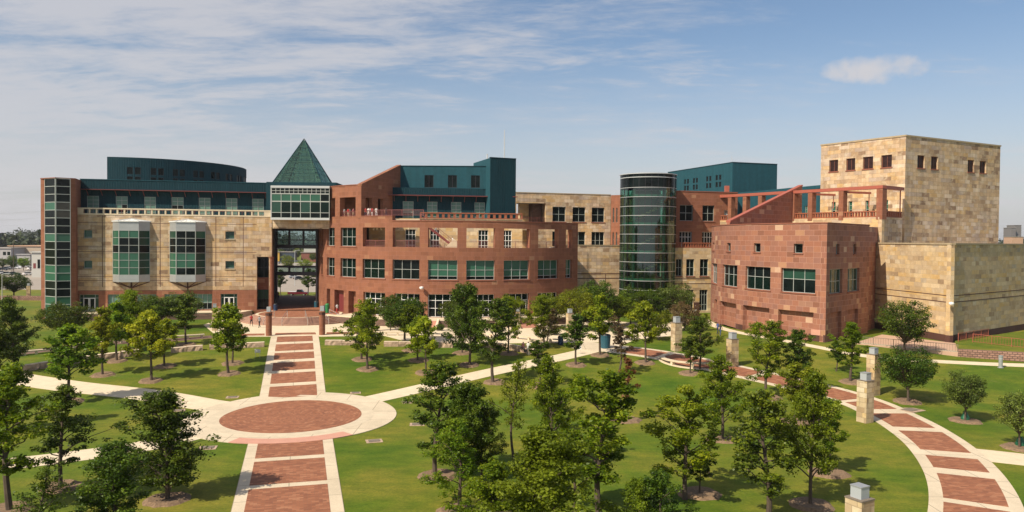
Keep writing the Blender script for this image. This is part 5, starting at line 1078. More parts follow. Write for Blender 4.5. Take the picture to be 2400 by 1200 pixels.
# simple stone benches at the plaza edge
def bench(px, py, ln, lb, px2=None, py2=None):
    c = gnd(px, py); t_ = thing('stone_bench', lb, 'bench', c, 'cream stone benches along the lawn edge')
    a2 = g2(px2, py2) if px2 else g2(px + 20, py); d = (a2 - Vector(c[:2])); rz = math.atan2(d.y, d.x)
    m = MB(); m.box((c.x, c.y, c.z + .36), (ln, .5, .13), 'cream_concrete', rz); m.build('seat', t_)
    for s_ in (-.42, 0, .42): m = MB(); m.box((c.x + math.cos(rz) * ln * s_, c.y + math.sin(rz) * ln * s_, c.z), (.22, .4, .365), 'cream_concrete', rz); m.build('leg', t_)
for px, py, ln, lb, q in ((932, 786, 3.6, 'cream stone bench behind the limestone wall of the middle lawn', (960, 786)), (1036, 790, 5.5, 'cream stone bench just right of the first dark plaza tree', (1065, 791)), (1150, 790, 3.0, 'short cream stone bench partly hidden by the tall dark middle tree', (1180, 793)),
    (1240, 797, 4.2, 'cream stone bench behind the woman in white', (1270, 800)), (1290, 802, 3.0, 'cream stone bench left of the blue waste bin', (1310, 804)), (215, 812, 4.5, 'cream stone bench behind the pale green tree on the left lawn', (240, 809)), (320, 802, 4.0, 'cream stone bench at the brick walk behind the dark left trees', (345, 800)), (85, 830, 4.5, 'cream stone bench near the left edge of the picture', (110, 827)), (25, 836, 3.2, 'cream stone bench cut by the left edge of the picture', (45, 834)), (440, 794, 4.0, 'cream stone bench left of the slim stone light pillar', (465, 792))):
    bench(px, py, ln, lb, *q)
# curved bench bay beside the curved path
bc = Vector((21.0, 87.2)); CB = thing('curved_stone_bench', 'half round cream stone bench beside the brick panel path', 'bench', (bc.x, bc.y, T(bc.y)))
dirb = math.degrees(math.atan2(-1.0, -.75)); PBn = Arc(bc.x, bc.y, 4.0, math.radians(dirb - 98 + 360), math.radians(dirb + 98 + 360)); zb_ = T(84.5) + .05
m = MB(); arcbar(m, 0, PBn.len, zb_ + .38, zb_ + .52, -.55, 0, 'cream_concrete', PBn, .6); m.build('seat', CB)
for k in range(6): m = MB(); s_ = .3 + (PBn.len - .8) * k / 5; m.bar(PBn, s_, s_ + .3, zb_ - .4, zb_ + .38, -.5, -.05, 'cream_concrete'); m.build('leg', CB)
bp = [(bc.x + 4.2 * math.cos(math.radians(dirb - 95 + 190 * k / 20)), bc.y + 4.2 * math.sin(math.radians(dirb - 95 + 190 * k / 20))) for k in range(21)]
sheet('bench_bay', [bp], .028, 'cream_concrete'); bp2 = [(bc.x + (p[0] - bc.x) * .8, bc.y + (p[1] - bc.y) * .8) for p in bp]; sheet('bench_bay_paving', [bp2], .042, 'paver_brick')
# retaining walls and railings on the right
RR = thing('ramp_wall', 'pinkish concrete ramp wall with thin metal railing below the low stone block', 'retaining wall', (48, 96, 1.8))
r0, r1, r2 = g2(2000, 806), g2(2245, 836), g2(2520, 858); PRr = Line(r0, r1)
m = MB(); m.prism([PRr(0, 0), PRr(PRr.len, 0), PRr(PRr.len, -1.2), PRr(0, -1.2)], .8, 2.15, 'tan_wall', 'cream_concrete'); m.build('wall_section', RR)
m = MB(); railing(m, PRr, 0, PRr.len, 2.1, .95, 'bark_pale', .28, d=-.1, post=2.6); m.build('railing', RR)
m = MB(); m.prism([PRr(.0, -1.21), PRr(PRr.len, -1.21), (57.6, 98.4), (52.0, 107.5)], 1.0, 2.12, 'tan_wall', 'tan_wall'); m.build('ramp_floor', RR)
RB = thing('block_retaining_wall', 'rough pink block retaining wall holding the upper grass at the right edge', 'retaining wall', (r1.x, r1.y, 1.4)); PRb = Line(r1, r2)
m = MB(); wall(m, PRb, .02, PRb.len, .5, 2.5, (), .6, 'retaining_block'); m.build('wall_section', RB)
m = MB(); m.face([(*PRb(0, -.3), 2.42), (*PRb(PRb.len, -.3), 2.42), (120, 110, 2.42), (100, 125, 2.5), (62, 102.5, 2.5), (57.2, 98.8, 2.4)], 'grass'); o = m.build('upper_lawn'); tag(o, kind='structure')
SF = thing('safety_fence', 'orange red mesh safety fence at the corner of the low stone block', 'fence', (*r1, 2.4))
m = MB()
for a, b in (((57.3, 98.2), (64.5, 103.6)), ((58.8, 97.6), tuple(PRb(14, -.6)))): 
    pl_ = Line(a, b); railing(m, pl_, 0, pl_.len, 2.4, 1.1, 'red_beam', .3, d=0, post=2.4)
m.build('mesh', SF)
p = gnd(2345, 862); t_ = thing('bollard', 'grey metal bollard light beside the thin garden path', 'bollard', p); m = MB(); m.lathe(p, [(.3, 0), (.3, .06), (.21, .08), (.21, 1.15), (.23, 1.2), (.23, 1.38), (0, 1.42)], 'silver_panel', 14); m.build('post', t_); m = MB(); m.lathe((p.x, p.y, p.z + 1.0), [(.215, 0), (.215, .14)], 'lamp_glass', 14); m.build('lamp', t_)

# light pillars
def pillar(px, py, top_py, wpx, lb, kind='stone'):
    c = gnd(px, py); h = (EYE - (EYE + (ray(px, top_py).z / ray(px, top_py).y) * c.y)); zt_ = EYE + ray(px, top_py).z / ray(px, top_py).y * c.y; wd = wpx * c.y / FP
    t_ = thing('light_pillar', lb, 'light pillar', c, 'light pillars on the campus lawn'); H_ = zt_ - c.z; m = MB()
    if kind == 'red':
        m.lathe(c, [(wd / 2, -.1), (wd / 2, H_ * .78), (wd / 2 + .05, H_ * .79), (wd / 2 + .05, H_ * .82), (wd * .42, H_ * .83)], 'red_sandstone', 24); m.build('shaft', t_, smooth=False)
        m = MB()
        for k in range(14): a = 2 * math.pi * k / 14; m.box((c.x + math.cos(a) * wd * .5, c.y + math.sin(a) * wd * .5, c.z + H_ * .70), (.09, .05, H_ * .075), 'dark_frame', a + math.pi / 2)
        m.build('slots', t_); m = MB(); m.box((c.x, c.y, c.z + H_ * .83), (wd * .62, wd * .62, H_ * .17), 'lamp_glass', .1); m.build('lamp', t_)
        return
    rz = .5 if px > 1900 else .35; lh = wd * (.55 if px > 1900 else .6)
    n = 8; 
    m.box((c.x, c.y, c.z - .2), (wd * .78, wd * .78, H_ - lh + .2), 'pillar_stone', rz, 'cap_stone'); m.build('shaft', t_)
    m = MB(); m.box((c.x, c.y, c.z + H_ - lh), (wd * .82, wd * .82, .06), 'bark_pale', rz); m.build('cap', t_)
    m = MB(); m.box((c.x, c.y, c.z + H_ - lh + .06), (wd * .5, wd * .5, lh - .1), 'lamp_glass', rz); m.build('lamp', t_)
    m = MB(); m.box((c.x, c.y, c.z + H_ - .04), (wd * .54, wd * .54, .05), 'silver_panel', rz); m.build('lamp_lid', t_)
pillar(630, 787, 719, 14, 'round red sandstone light pillar left of the brick panel path', 'red'); pillar(755, 785, 717, 14, 'round red sandstone light pillar right of the brick panel path', 'red')
for a in ((503, 775, 712, 15, 'slim stone light pillar on the plaza left of the round steps'), (875, 776, 709, 13, 'stone light pillar in front of the glass doors of the curved hall'), (1213, 768, 724, 11, 'thin stone light pillar at the wide terrace steps'), (1335, 787, 724, 17, 'sunlit stone light pillar by the dark hedge of the plaza'),
          (1585, 822, 742, 24, 'stone light pillar left of the half round bench'), (1716, 858, 779, 26, 'stone light pillar right of the half round bench'), (2046, 925, 815, 28, 'tall stone light pillar standing behind another one at the curved path'), (2027, 989, 873, 34, 'stone light pillar standing in front of another one at the curved path'),
          (2012, 1330, 1137, 58, 'nearest stone light pillar cut by the bottom of the picture'), (67, 703, 664, 10, 'far stone light pillar beside the street on the left')): pillar(*a)
# bins
def bin_(px, py, mat, lb, h=1.05, r=.36, hood=False):
    c = gnd(px, py) if isinstance(px, (int, float)) else Vector(px); t_ = thing('waste_bin', lb, 'waste bin', c); m = MB(); m.lathe(c, [(r * .86, 0), (r * .9, .05), (r, h * .85), (r * 1.06, h * .86), (r * 1.06, h * .92), (r, h * .93)], mat, 18); m.build('body', t_, smooth=False)
    m = MB(); m.lathe((c.x, c.y, c.z + h * .93), [(r, 0), (r * .85, .12), (r * .35, .2), (0, .21)], 'bin_dark' if not hood else mat, 18); m.build('lid', t_)
bin_(1314, 808, 'bin_blue', 'dark blue round waste bin at the plaza edge'); bin_(1419, 816, 'bin_teal', 'large teal waste bin at the end of the diagonal path', 1.7, .62)
p = aty(646, 724, 124.6); bin_((p.x, p.y - .0, 3.1), 0, 'bin_blue', 'blue waste bin inside the left side of the gateway'); p = aty(741, 716, 131); bin_((p.x, p.y, 3.1), 0, 'bin_teal', 'teal waste bin inside the right side of the gateway'); p = aty(762, 724, 122.5); bin_((p.x, p.y, 3.1), 0, 'bin_blue', 'blue waste bin next to the bright green bin')
p = aty(767, 727, 121.5); bin_((p.x, p.y, 3.1), 0, 'bin_green', 'bright green waste bin at the right side of the gateway', 1.4, .33, True)
# utility covers set in the grass
for px, py, sz, rz, lb in ((833, 921, 1.0, .2, 'small grey utility cover right of the upper brick panels'), (545, 931, 1.1, .2, 'utility cover left of the upper brick panels'), (418, 962, 1.1, .4, 'utility cover between left path and round plaza'), (487, 1050, 1.2, .2, 'utility cover below the left side of the round plaza'), (957, 943, 1.1, .2, 'utility cover at the start of the diagonal path'), (978, 995, 1.2, .1, 'pair sized utility cover in front of the thin tree'), (877, 1034, 1.2, .3, 'utility cover below the right side of the round plaza'), (2134, 961, 2.0, .5, 'long concrete utility slab beside the curved path')):
    c = gnd(px, py); t_ = thing('utility_cover', lb, 'utility cover', c, 'utility covers in the lawn'); m = MB(); m.box((c.x, c.y, c.z - .1), (sz, sz * .8, .13), 'limestone_rough', rz); m.build('frame', t_); m = MB(); m.box((c.x, c.y, c.z + .03), (sz * .7, sz * .5, .035), 'bark_pale', rz); m.build('lid', t_)
for px, py, lb, tall in ((604, 838, 'small white lawn sign left of the brick panel path', .9), (1356, 830, 'small white lawn sign below the small plaza tree', .9), (1630, 737, 'small white lawn sign in front of the red rear building', .8)):
    c = gnd(px, py); t_ = thing('lawn_sign', lb, 'sign', c); m = MB(); m.box((c.x - .25, c.y, c.z), (.03, .03, tall), 'aluminium'); m.box((c.x + .25, c.y, c.z), (.03, .03, tall), 'aluminium'); m.build('stake', t_); m = MB(); m.box((c.x, c.y - .03, c.z + tall - .35), (.65, .03, .42), 'plastic_white'); m.build('board', t_)
for k, px in enumerate((1012, 1120, 1150, 1295)):
    p = aty(px, 583, 121 + k); t_ = thing('patio_table', ['round patio table at the foot of the outside stair', 'round patio table in the middle arcade opening', 'round patio table right of the middle arcade pier', 'round patio table near the right end of the arcade'][k], 'table', (p.x, p.y, 13.03)); m = MB(); m.lathe((p.x, p.y, 13.74), [(0, 0), (.55, 0), (.55, .04), (0, .045)], 'aluminium', 16); m.build('top', t_); m = MB(); m.lathe((p.x, p.y, 13.03), [(.25, 0), (.05, .06), (.04, .72)], 'aluminium', 8); m.build('leg', t_)
# pendant lamps under the terrace roof
for k, px in enumerate((876, 884, 893, 927, 934, 941, 958)):
    p = aty(px, 538, 120.5 if px < 900 else 119.5); m = MB(); m.lathe((p.x, p.y, 16.25), [(0, 0), (.14, .02), (.16, .3), (.05, .4), (.02, .66)], 'cream_concrete', 10); o = m.build('pendant_lamp', origin=(p.x, p.y, 16.25)); tag(o, ['leftmost pendant lamp in the railed balcony opening', 'middle pendant lamp in the railed balcony opening', 'right pendant lamp in the railed balcony opening', 'leftmost pendant lamp in the wider balcony opening', 'second pendant lamp in the wider balcony opening', 'third pendant lamp in the wider balcony opening', 'right pendant lamp in the wider balcony opening'][k], 'lamp', 'pendant lamps under the arcade terrace roof')

# ================================================================== people
def person_mesh(pose, seed):
    # joints: one vertex each, with radii
    h = 1.72; V_ = {}; E_l = []
    def v(n, x, y, z, r, p=None):
        V_[n] = (len(V_), (x, y, z), r)
        if p: E_l.append((V_[p][0], V_[n][0]))
    st = {'stand': .09, 'walk': .28, 'sit': 0}[pose]; sh = .0 if pose != 'sit' else -.45
    v('pelvis', 0, 0, .95 + sh, .15); v('waist', 0, 0, 1.10 + sh, .125, 'pelvis'); v('chest', 0, -.01, 1.30 + sh, .155, 'waist'); v('neckb', 0, .0, 1.46 + sh, .075, 'chest'); v('neck', 0, -.01, 1.52 + sh, .055, 'neckb'); v('head', 0, -.02, 1.62 + sh, .098, 'neck'); v('crown', 0, -.015, 1.68 + sh, .085, 'head')
    for sg, n in ((-1, 'l'), (1, 'r')):
        if pose == 'sit':
            v('hip' + n, .10 * sg, -.02, .48, .10, 'pelvis'); v('knee' + n, .12 * sg, -.45, .50, .07, 'hip' + n); v('ank' + n, .12 * sg, -.46, .09, .045, 'knee' + n); v('toe' + n, .12 * sg, -.62, .04, .035, 'ank' + n)
        else:
            f = -sg * st; v('hip' + n, .10 * sg, 0, .86, .10, 'pelvis'); v('knee' + n, .11 * sg, f * .5 - .03, .50, .068, 'hip' + n); v('ank' + n, .11 * sg, f + .02, .09, .043, 'knee' + n); v('toe' + n, .12 * sg, f - .13, .035, .036, 'ank' + n)
        f = sg * st * .6; v('sho' + n, .18 * sg, 0, 1.41 + sh, .062, 'neckb'); v('elb' + n, .235 * sg, f * .5 + .02, 1.13 + sh, .045, 'sho' + n); v('wri' + n, .23 * sg, f - .08, .90 + sh, .032, 'elb' + n); v('han' + n, .225 * sg, f - .10, .82 + sh, .028, 'wri' + n)
    me = bpy.data.meshes.new('body'); me.from_pydata([q[1] for q in V_.values()], E_l, []); o = bpy.data.objects.new('tmp', me); COL.objects.link(o)
    sk = o.modifiers.new('s', 'SKIN'); sk.use_smooth_shade = True; sb = o.modifiers.new('u', 'SUBSURF'); sb.levels = 1
    for q, sv in zip(V_.values(), me.skin_vertices[0].data): sv.radius = (q[2], q[2] * .8); sv.use_root = q[0] == 0
    bpy.context.view_layer.update(); dg = bpy.context.evaluated_depsgraph_get(); out = bpy.data.meshes.new_from_object(o.evaluated_get(dg)); bpy.data.objects.remove(o); 
    out.materials.clear()
    for _ in range(5): out.materials.append(None)
    for p in out.polygons:
        z, x, y = p.center.z - sh * (1 if pose == 'sit' else 0), abs(p.center.x), p.center.y; zr = p.center.z
        if pose == 'sit' and y < -.12 and zr < .62: m = 2 if zr > .12 else 4
        elif z > 1.5: m = 3 if (z > 1.62 or y > .02) else 0
        elif x > .2 and z < 1.22 and z > .5: m = 0
        elif z > .98: m = 1
        elif zr > .1: m = 2
        else: m = 4
        p.material_index = m; p.use_smooth = True
    return out
PM_ = {k: person_mesh(k, 1) for k in ('stand', 'walk', 'sit')}
for n, c in dict(skin=(.32, .17, .11), skin_dark=(.12, .06, .04), hair=(.02, .014, .01), cloth_white=(.70, .70, .68), cloth_red=(.40, .03, .03), cloth_blue=(.04, .07, .22), cloth_navy=(.015, .02, .05), cloth_black=(.015, .015, .018), cloth_khaki=(.45, .36, .24), cloth_jeans=(.05, .08, .16), cloth_grey=(.25, .25, .26), shoe=(.03, .025, .02), cloth_pink=(.55, .2, .22)).items(): simple(n, c, .8)
def person(pos, rz, pose, top, legs, lb, skin='skin', scale=1., group=None):
    me = PM_[pose].copy(); o = bpy.data.objects.new('person', me); COL.objects.link(o); o.location = pos; o.rotation_euler = (0, 0, rz); o.scale = (scale,) * 3
    for i, n in enumerate((skin, top, legs, 'hair', 'shoe')): me.materials[i] = MAT(n)
    return tag(o, lb, 'person', group)
def on_floor(px, py, Y, z): p = aty(px, py, Y); return (p.x, Y, z)
g_ = 'people on the upper balcony'
for px, Y, rz, top, legs, lb in ((806, 123.9, .3, 'cloth_white', 'cloth_khaki', 'person in white shirt and khaki trousers, leftmost on the upper balcony'), (816, 124.1, -.5, 'cloth_red', 'cloth_khaki', 'person in red shirt in the corner balcony opening'), (820, 124.3, .8, 'cloth_grey', 'cloth_khaki', 'person in grey behind the one in red in the corner opening'), (828.5, 122.9, 1.2, 'cloth_pink', 'cloth_khaki', 'person in pinkish top at the right of the corner opening'),
        (857, 120.5, .4, 'cloth_red', 'cloth_navy', 'person in red just right of the corner pier'), (863.5, 120.2, -.3, 'cloth_white', 'cloth_white', 'person all in white left in the open balcony group'), (868, 120.6, .9, 'cloth_white', 'cloth_khaki', 'person in white shirt and khaki in the middle of the open balcony group'), (872, 120.0, 2.6, 'cloth_red', 'cloth_white', 'person in red top and white trousers on the open balcony'), (882, 119.9, .2, 'cloth_white', 'cloth_white', 'person in white at the right end of the balcony group'), (905, 119.6, .5, 'cloth_black', 'cloth_navy', 'person in dark clothes alone on the open balcony')):
    person(on_floor(px, 500, Y, 18.11), rz, 'stand', top, legs, lb, 'skin', 1.0, g_)
p = PSt(PSt.len * .42, -.8); person((*p, 18.05 - 5 * .42 - .1), -1.4, 'walk', 'cloth_white', 'cloth_white', 'person in white walking halfway down the outside stair'); p = PSt(PSt.len * .86, -.8); person((*p, 18.05 - 5 * .86 - .1), -1.4, 'walk', 'cloth_white', 'cloth_grey', 'person in white near the foot of the outside stair')
person(gnd(589, 765), .6, 'walk', 'cloth_red', 'cloth_black', 'person in red top with black skirt walking on the plaza'); person(gnd(608, 768), -.4, 'walk', 'cloth_grey', 'cloth_black', 'person in grey top and black shorts walking on the plaza', 'skin_dark')
person(gnd(1238, 834), 3.0, 'stand', 'cloth_white', 'cloth_grey', 'woman in white top and grey skirt standing at the limestone wall', 'skin', .98)
p = gnd(1226, 826); person((p.x, p.y, p.z + .1), 0, 'sit', 'cloth_pink', 'cloth_black', 'person sitting on the limestone wall beside the woman in white', 'skin_dark', .95)
person(gnd(1688, 788), 2.4, 'walk', 'cloth_black', 'cloth_jeans', 'person in black top and jeans beside the red corner block'); person(gnd(1682, 784), 2.2, 'walk', 'cloth_blue', 'cloth_navy', 'person in blue beside the one in black by the red corner block', 'skin_dark')
person(on_floor(652, 690, 144, 3.12), .3, 'stand', 'cloth_red', 'cloth_navy', 'person in red and dark trousers standing inside the gateway')
person(on_floor(790, 725, 119, 3.12), 1., 'stand', 'cloth_white', 'cloth_red', 'person in white by the red door of the curved hall')
w_ = gnd(1238, 834); m = MB(); m.box((w_.x - .35, w_.y - .05, w_.z + .45), (.4, .16, .32), 'cloth_black', .2); m.tube((w_.x - .5, w_.y - .05, w_.z + .77), (w_.x - .3, w_.y, w_.z + .95), .015, .015, 'cloth_black', 5); m.tube((w_.x - .2, w_.y - .05, w_.z + .77), (w_.x - .3, w_.y, w_.z + .95), .015, .015, 'cloth_black', 5); tag(m.build('shoulder_bag', origin=w_), 'black bag held by the woman in white', 'bag')

# ================================================================== vehicles
for n, c in dict(paint_white=(.75, .75, .76), paint_silver=(.42, .43, .45), paint_maroon=(.13, .012, .02), paint_dark=(.02, .025, .035), paint_blue=(.05, .09, .2), paint_tan=(.35, .28, .2)).items(): simple(n, c, .25, .2)
simple('headlight', (.8, .8, .78), .15); simple('taillight', (.35, .01, .01), .2)
def car(pos, rz, paint, lb, kind='car', group='cars in the far parking lot'):
    t_ = thing('pickup_truck' if kind == 'pickup' else 'parked_car', lb, 'pickup truck' if kind == 'pickup' else 'car', (0, 0, 0), group)
    Ln, W = (5.6, 1.9) if kind == 'pickup' else (4.6, 1.8)
    prof = [(-Ln / 2, .35), (-Ln / 2, .78), (-Ln / 2 + .15, .92), (-Ln / 2 + .7, .98), (Ln * .20, 1.0), (Ln / 2 - .35, .88), (Ln / 2, .7), (Ln / 2, .35)] if kind == 'car' else [(-Ln / 2, .45), (-Ln / 2, 1.12), (-.2, 1.12), (.2, 1.12), (Ln * .22, 1.12), (Ln / 2 - .3, 1.02), (Ln / 2, .85), (Ln / 2, .45)]
    def loft(m, prof, hw, mat, taper=.06):
        n = len(prof); zmx = max(p[1] for p in prof); zmn = min(p[1] for p in prof)
        wd = [hw - taper * (p[1] - zmn) / (zmx - zmn) for p in prof]
        m.face([(p[0], -w2, p[1]) for p, w2 in zip(prof, wd)][::-1], mat); m.face([(p[0], w2, p[1]) for p, w2 in zip(prof, wd)], mat)
        for k in range(n): j = (k + 1) % n; m.face([(prof[k][0], -wd[k], prof[k][1]), (prof[j][0], -wd[j], prof[j][1]), (prof[j][0], wd[j], prof[j][1]), (prof[k][0], wd[k], prof[k][1])], mat)
    m = MB(); loft(m, prof, W / 2, paint)
    cab = [(-Ln * .36, .96), (-Ln * .24, 1.40), (Ln * .04, 1.45), (Ln * .19, .99)] if kind == 'car' else [(-.35, 1.1), (-.22, 1.72), (.95, 1.75), (1.5, 1.1)]
    m.build('body', t_); m = MB(); loft(m, cab, W / 2 - .07, 'glass_dark', .18); m.build('window', t_)
    m = MB(); (x0, z0), (x1, z1) = cab[1], cab[2]; m.box(((x0 + x1) / 2, 0, z0 - .01), (x1 - x0, W - .46, .08), paint); 
    if kind == 'pickup': m.box((-1.55, 0, 1.12), (2.2, 1.7, .06), 'paint_white')
    m.build('roof', t_)
    for sx in (-Ln * .31, Ln * .31):
        for sy in (-1, 1):
            wq = MB(); wq.tube((sx, sy * (W / 2 - .2), .34), (sx, sy * (W / 2 + .02), .34), .34, .34, 'rubber', 14); wo_ = wq.build('wheel', t_); wq = MB(); wq.tube((sx, sy * (W / 2 + .0), .34), (sx, sy * (W / 2 + .035), .34), .2, .18, 'chrome', 10); wq.build('rim', wo_)
    for sy in (-.62, .62):
        hq = MB(); hq.box((Ln / 2 - .01, sy, .62), (.06, .35, .16), 'headlight'); hq.build('headlight', t_); hq = MB(); hq.box((-Ln / 2 + .01, sy, .68), (.06, .3, .16), 'taillight'); hq.build('taillight', t_)
    t_.location = pos; t_.rotation_euler = (0, 0, rz); return t_
car(gnd(699, 693), 0.05, 'paint_maroon', 'maroon pickup truck with white bed cover parked behind the gateway', 'pickup', 'cars behind the gateway')
car(gnd(702, 656), .6, 'paint_dark', 'dark car behind the pickup seen through the gateway', group='cars behind the gateway'); car(gnd(690, 652), .5, 'paint_silver', 'silver car seen low through the gateway', group='cars behind the gateway')
car(gnd(701, 614), 0.05, 'paint_white', 'white car seen in the middle of the gateway opening', group='cars behind the gateway'); car(gnd(655, 618), 1.2, 'paint_silver', 'silver car at the left of the gateway opening', group='cars behind the gateway')
lot = [(6, 634, 'paint_dark'), (14, 632, 'paint_dark'), (22, 631, 'paint_silver'), (30, 630, 'paint_white'), (38, 630, 'paint_white'), (45, 627, 'paint_silver'), (52, 627, 'paint_white'), (60, 626, 'paint_silver'), (68, 625, 'paint_dark'), (76, 632, 'paint_white'), (89, 641, 'paint_white'), (67, 645, 'paint_white'), (33, 645, 'paint_dark'), (18, 645, 'paint_dark'), (4, 643, 'paint_silver')]
lotlb = ['dark car at the left edge of the far lot', 'dark car second from the left in the far row', 'silver car right of the two dark ones in the far row', 'white car at the left of the middle of the far row', 'white car beside another white one in the far row', 'silver car in the middle of the far row', 'white car in the right half of the far row', 'silver car in the right half of the far row', 'dark car under the light pole of the far lot', 'white car in front of the white shed', 'white car right beside the glass corner tower', 'white car facing the viewer on the lot road', 'dark car behind the round street tree', 'dark car further left behind the round street tree', 'silver car in the near row at the left edge']
for (px, py, pt), lb in zip(lot, lotlb): car(gnd(px, py), .25 if px not in (67, 76) else 1.2, pt, lb)

# ================================================================== far buildings and poles
def simple_building(name, lb, px0, px1, top, bot, Y, depth, mat, roof='roof_grey', feats=()):
    a, b = aty(px0, top, Y), aty(px1, top, Y); z0 = T(Y) - .2; t_ = thing(name, lb, 'building', ((a.x + b.x) / 2, Y, z0))
    m = MB(); m.prism([(a.x, Y), (b.x, Y), (b.x, Y + depth), (a.x, Y + depth)], z0, a.z, mat, roof); m.build('wall', t_); m = MB(); m.prism([(a.x - .5, Y - .5), (b.x + .5, Y - .5), (b.x + .5, Y + depth), (a.x - .5, Y + depth)], a.z, a.z + .4, roof); m.build('roof', t_)
    for fx0, fx1, fy0, fy1, fm, fn in feats:
        p, q = aty(fx0, fy0, Y), aty(fx1, fy1, Y); m = MB(); m.bar(Line((p.x, Y), (q.x, Y)), 0, q.x - p.x, q.z, p.z, -.1, .06, fm); m.build(fn, t_)
    return t_
simple('shed_wall', (.42, .42, .40), .7); simple('warehouse_tan', (.40, .33, .26), .8, noise=.1); simple('warehouse_grey', (.33, .33, .34), .8); simple('brick_far', (.19, .07, .05), .9, noise=.1); simple('container_blue', (.03, .045, .075), .6); simple('container_yellow', (.5, .3, .04), .6); simple('silo_grey', (.15, .14, .14), .85, noise=.1); simple('far_orange', (.45, .28, .18), .8)
simple_building('white_shed', 'pale metal shed with dark door beside the glass corner tower', 74, 140, 592, 630, 300, 30, 'shed_wall', 'shed_wall', [(88, 94, 608, 629, 'glass_dark', 'door'), (78, 84, 617, 629, 'door_red', 'door')])
simple_building('warehouse', 'long tan warehouse behind the far parking lot', 20, 150, 577, 612, 430, 60, 'warehouse_tan', 'far_orange', [(45, 58, 588, 598, 'far_orange', 'door')])
simple_building('flat_shop', 'low grey shop building at the left edge behind the lot', -60, 26, 582, 612, 418, 40, 'warehouse_grey', 'roof_grey', [(7, 14, 590, 598, 'glass_dark', 'window'), (17, 24, 590, 598, 'glass_dark', 'window')])
simple_building('bluish_warehouse', 'bluish grey warehouse just behind the parked cars', 40, 72, 597, 620, 412, 5, 'warehouse_grey', 'warehouse_grey')
simple_building('brick_shop', 'red brick shop seen through the right of the gateway', 706, 800, 592, 612, 520, 40, 'brick_far', 'roof_grey')
simple_building('white_store', 'white store seen above the brick shop through the gateway', 712, 800, 581, 595, 600, 40, 'shed_wall')
simple_building('blue_container', 'blue storage container seen through the left of the gateway', 655, 690, 591, 612, 515, 6, 'container_blue'); simple_building('yellow_container', 'yellow storage container seen through the left of the gateway', 645, 655, 591, 612, 514, 6, 'container_yellow')
simple_building('grain_silo', 'tall grey grain silo tower at the right horizon', 2370, 2381, 534, 560, 900, 14, 'silo_grey'); simple_building('grain_silo', 'taller narrow grey silo block at the right horizon', 2380, 2394, 528, 560, 905, 16, 'silo_grey'); simple_building('silo_shed', 'orange tan shed at the foot of the grain silos', 2371, 2398, 555, 575, 880, 14, 'far_orange')
def pole(px, py, h, lb, lamp=True, r=.1, mat='bark'):
    c = gnd(px, py); t_ = thing('street_lamp' if lamp else 'utility_pole', lb, 'street lamp' if lamp else 'utility pole', c); m = MB(); m.tube(c, (c.x, c.y, c.z + h), r, r * .7, mat, 8); m.build('pole', t_)
    if lamp: m = MB(); m.tube((c.x, c.y, c.z + h), (c.x + 1.2, c.y - .3, c.z + h + .2), .05, .05, mat, 6); m.box((c.x + 1.4, c.y - .3, c.z + h + .1), (.8, .35, .15), 'silver_panel'); m.build('lamp_head', t_)
    else: m = MB(); m.box((c.x, c.y, c.z + h - .8), (2.4, .12, .14), mat); m.build('crossarm', t_)
    return c
pole(32, 640, 14, 'tall lamp pole in the far parking lot', True, .16); pole(71, 636, 9, 'lamp pole near the pale shed', True, .14); pole(5, 705, 5.2, 'short pale lamp post at the left edge by the street', True, .08, 'aluminium'); pole(691, 670, 12, 'lamp pole seen through the gateway', True, .12, 'aluminium')
# overhead wires far left
for k, (y0, y1) in enumerate(((493, 484), (509, 499), (522, 513))):
    a, b = aty(-150, y0 + 6, 600), aty(300, y1 - 16, 520); m = MB(); 
    n = 14; pts = [a.lerp(b, i / n) - Vector((0, 0, 4 * (1 - (2 * i / n - 1) ** 2))) for i in range(n + 1)]
    for p, q in zip(pts, pts[1:]): m.tube(p, q, .035, .035, 'warehouse_grey', 3, False)
    tag(m.build('overhead_wire', origin=a), ['highest overhead wire at the far left', 'middle overhead wire at the far left', 'lowest overhead wire at the far left'][k], 'wire')
m = MB(); m.prism([(-110, 152), (-74, 152), (-74, 153), (-110, 153)], 1.0, 2.9, 'retaining_block'); tag(m.build('block_garden_wall', origin=(-90, 152, 1)), 'low red block wall by the street left of the glass corner tower', 'wall')

# ================================================================== trees
def leaves(cl, rng, size, upb=.5):
    V_, F_l, A_ = [], [], []
    for (c, r, n, tone) in cl:
        d = rng.normal(size=(n, 3)); d /= np.linalg.norm(d, axis=1)[:, None]; rad = rng.random(n) ** .45; p = c + d * rad[:, None] * r
        nn = rng.normal(size=(n, 3)) * .8 + d * .6 + np.array([0, 0, upb]); nn /= np.linalg.norm(nn, axis=1)[:, None]
        t = np.cross(nn, rng.normal(size=(n, 3))); t /= np.linalg.norm(t, axis=1)[:, None]; b = np.cross(nn, t)
        s_ = size * rng.uniform(.65, 1.3, n)[:, None]
        q = np.stack([p - t * s_ * .62, p - b * s_ * .42 + t * s_ * .05 + nn * s_ * .12, p + t * s_ * .62, p + b * s_ * .42 + t * s_ * .05 + nn * s_ * .12], 1)
        V_.append(q.reshape(-1, 3)); A_.append(np.clip(tone + rng.normal(size=n) * .22, 0, 1))
    return np.concatenate(V_), np.concatenate(A_)
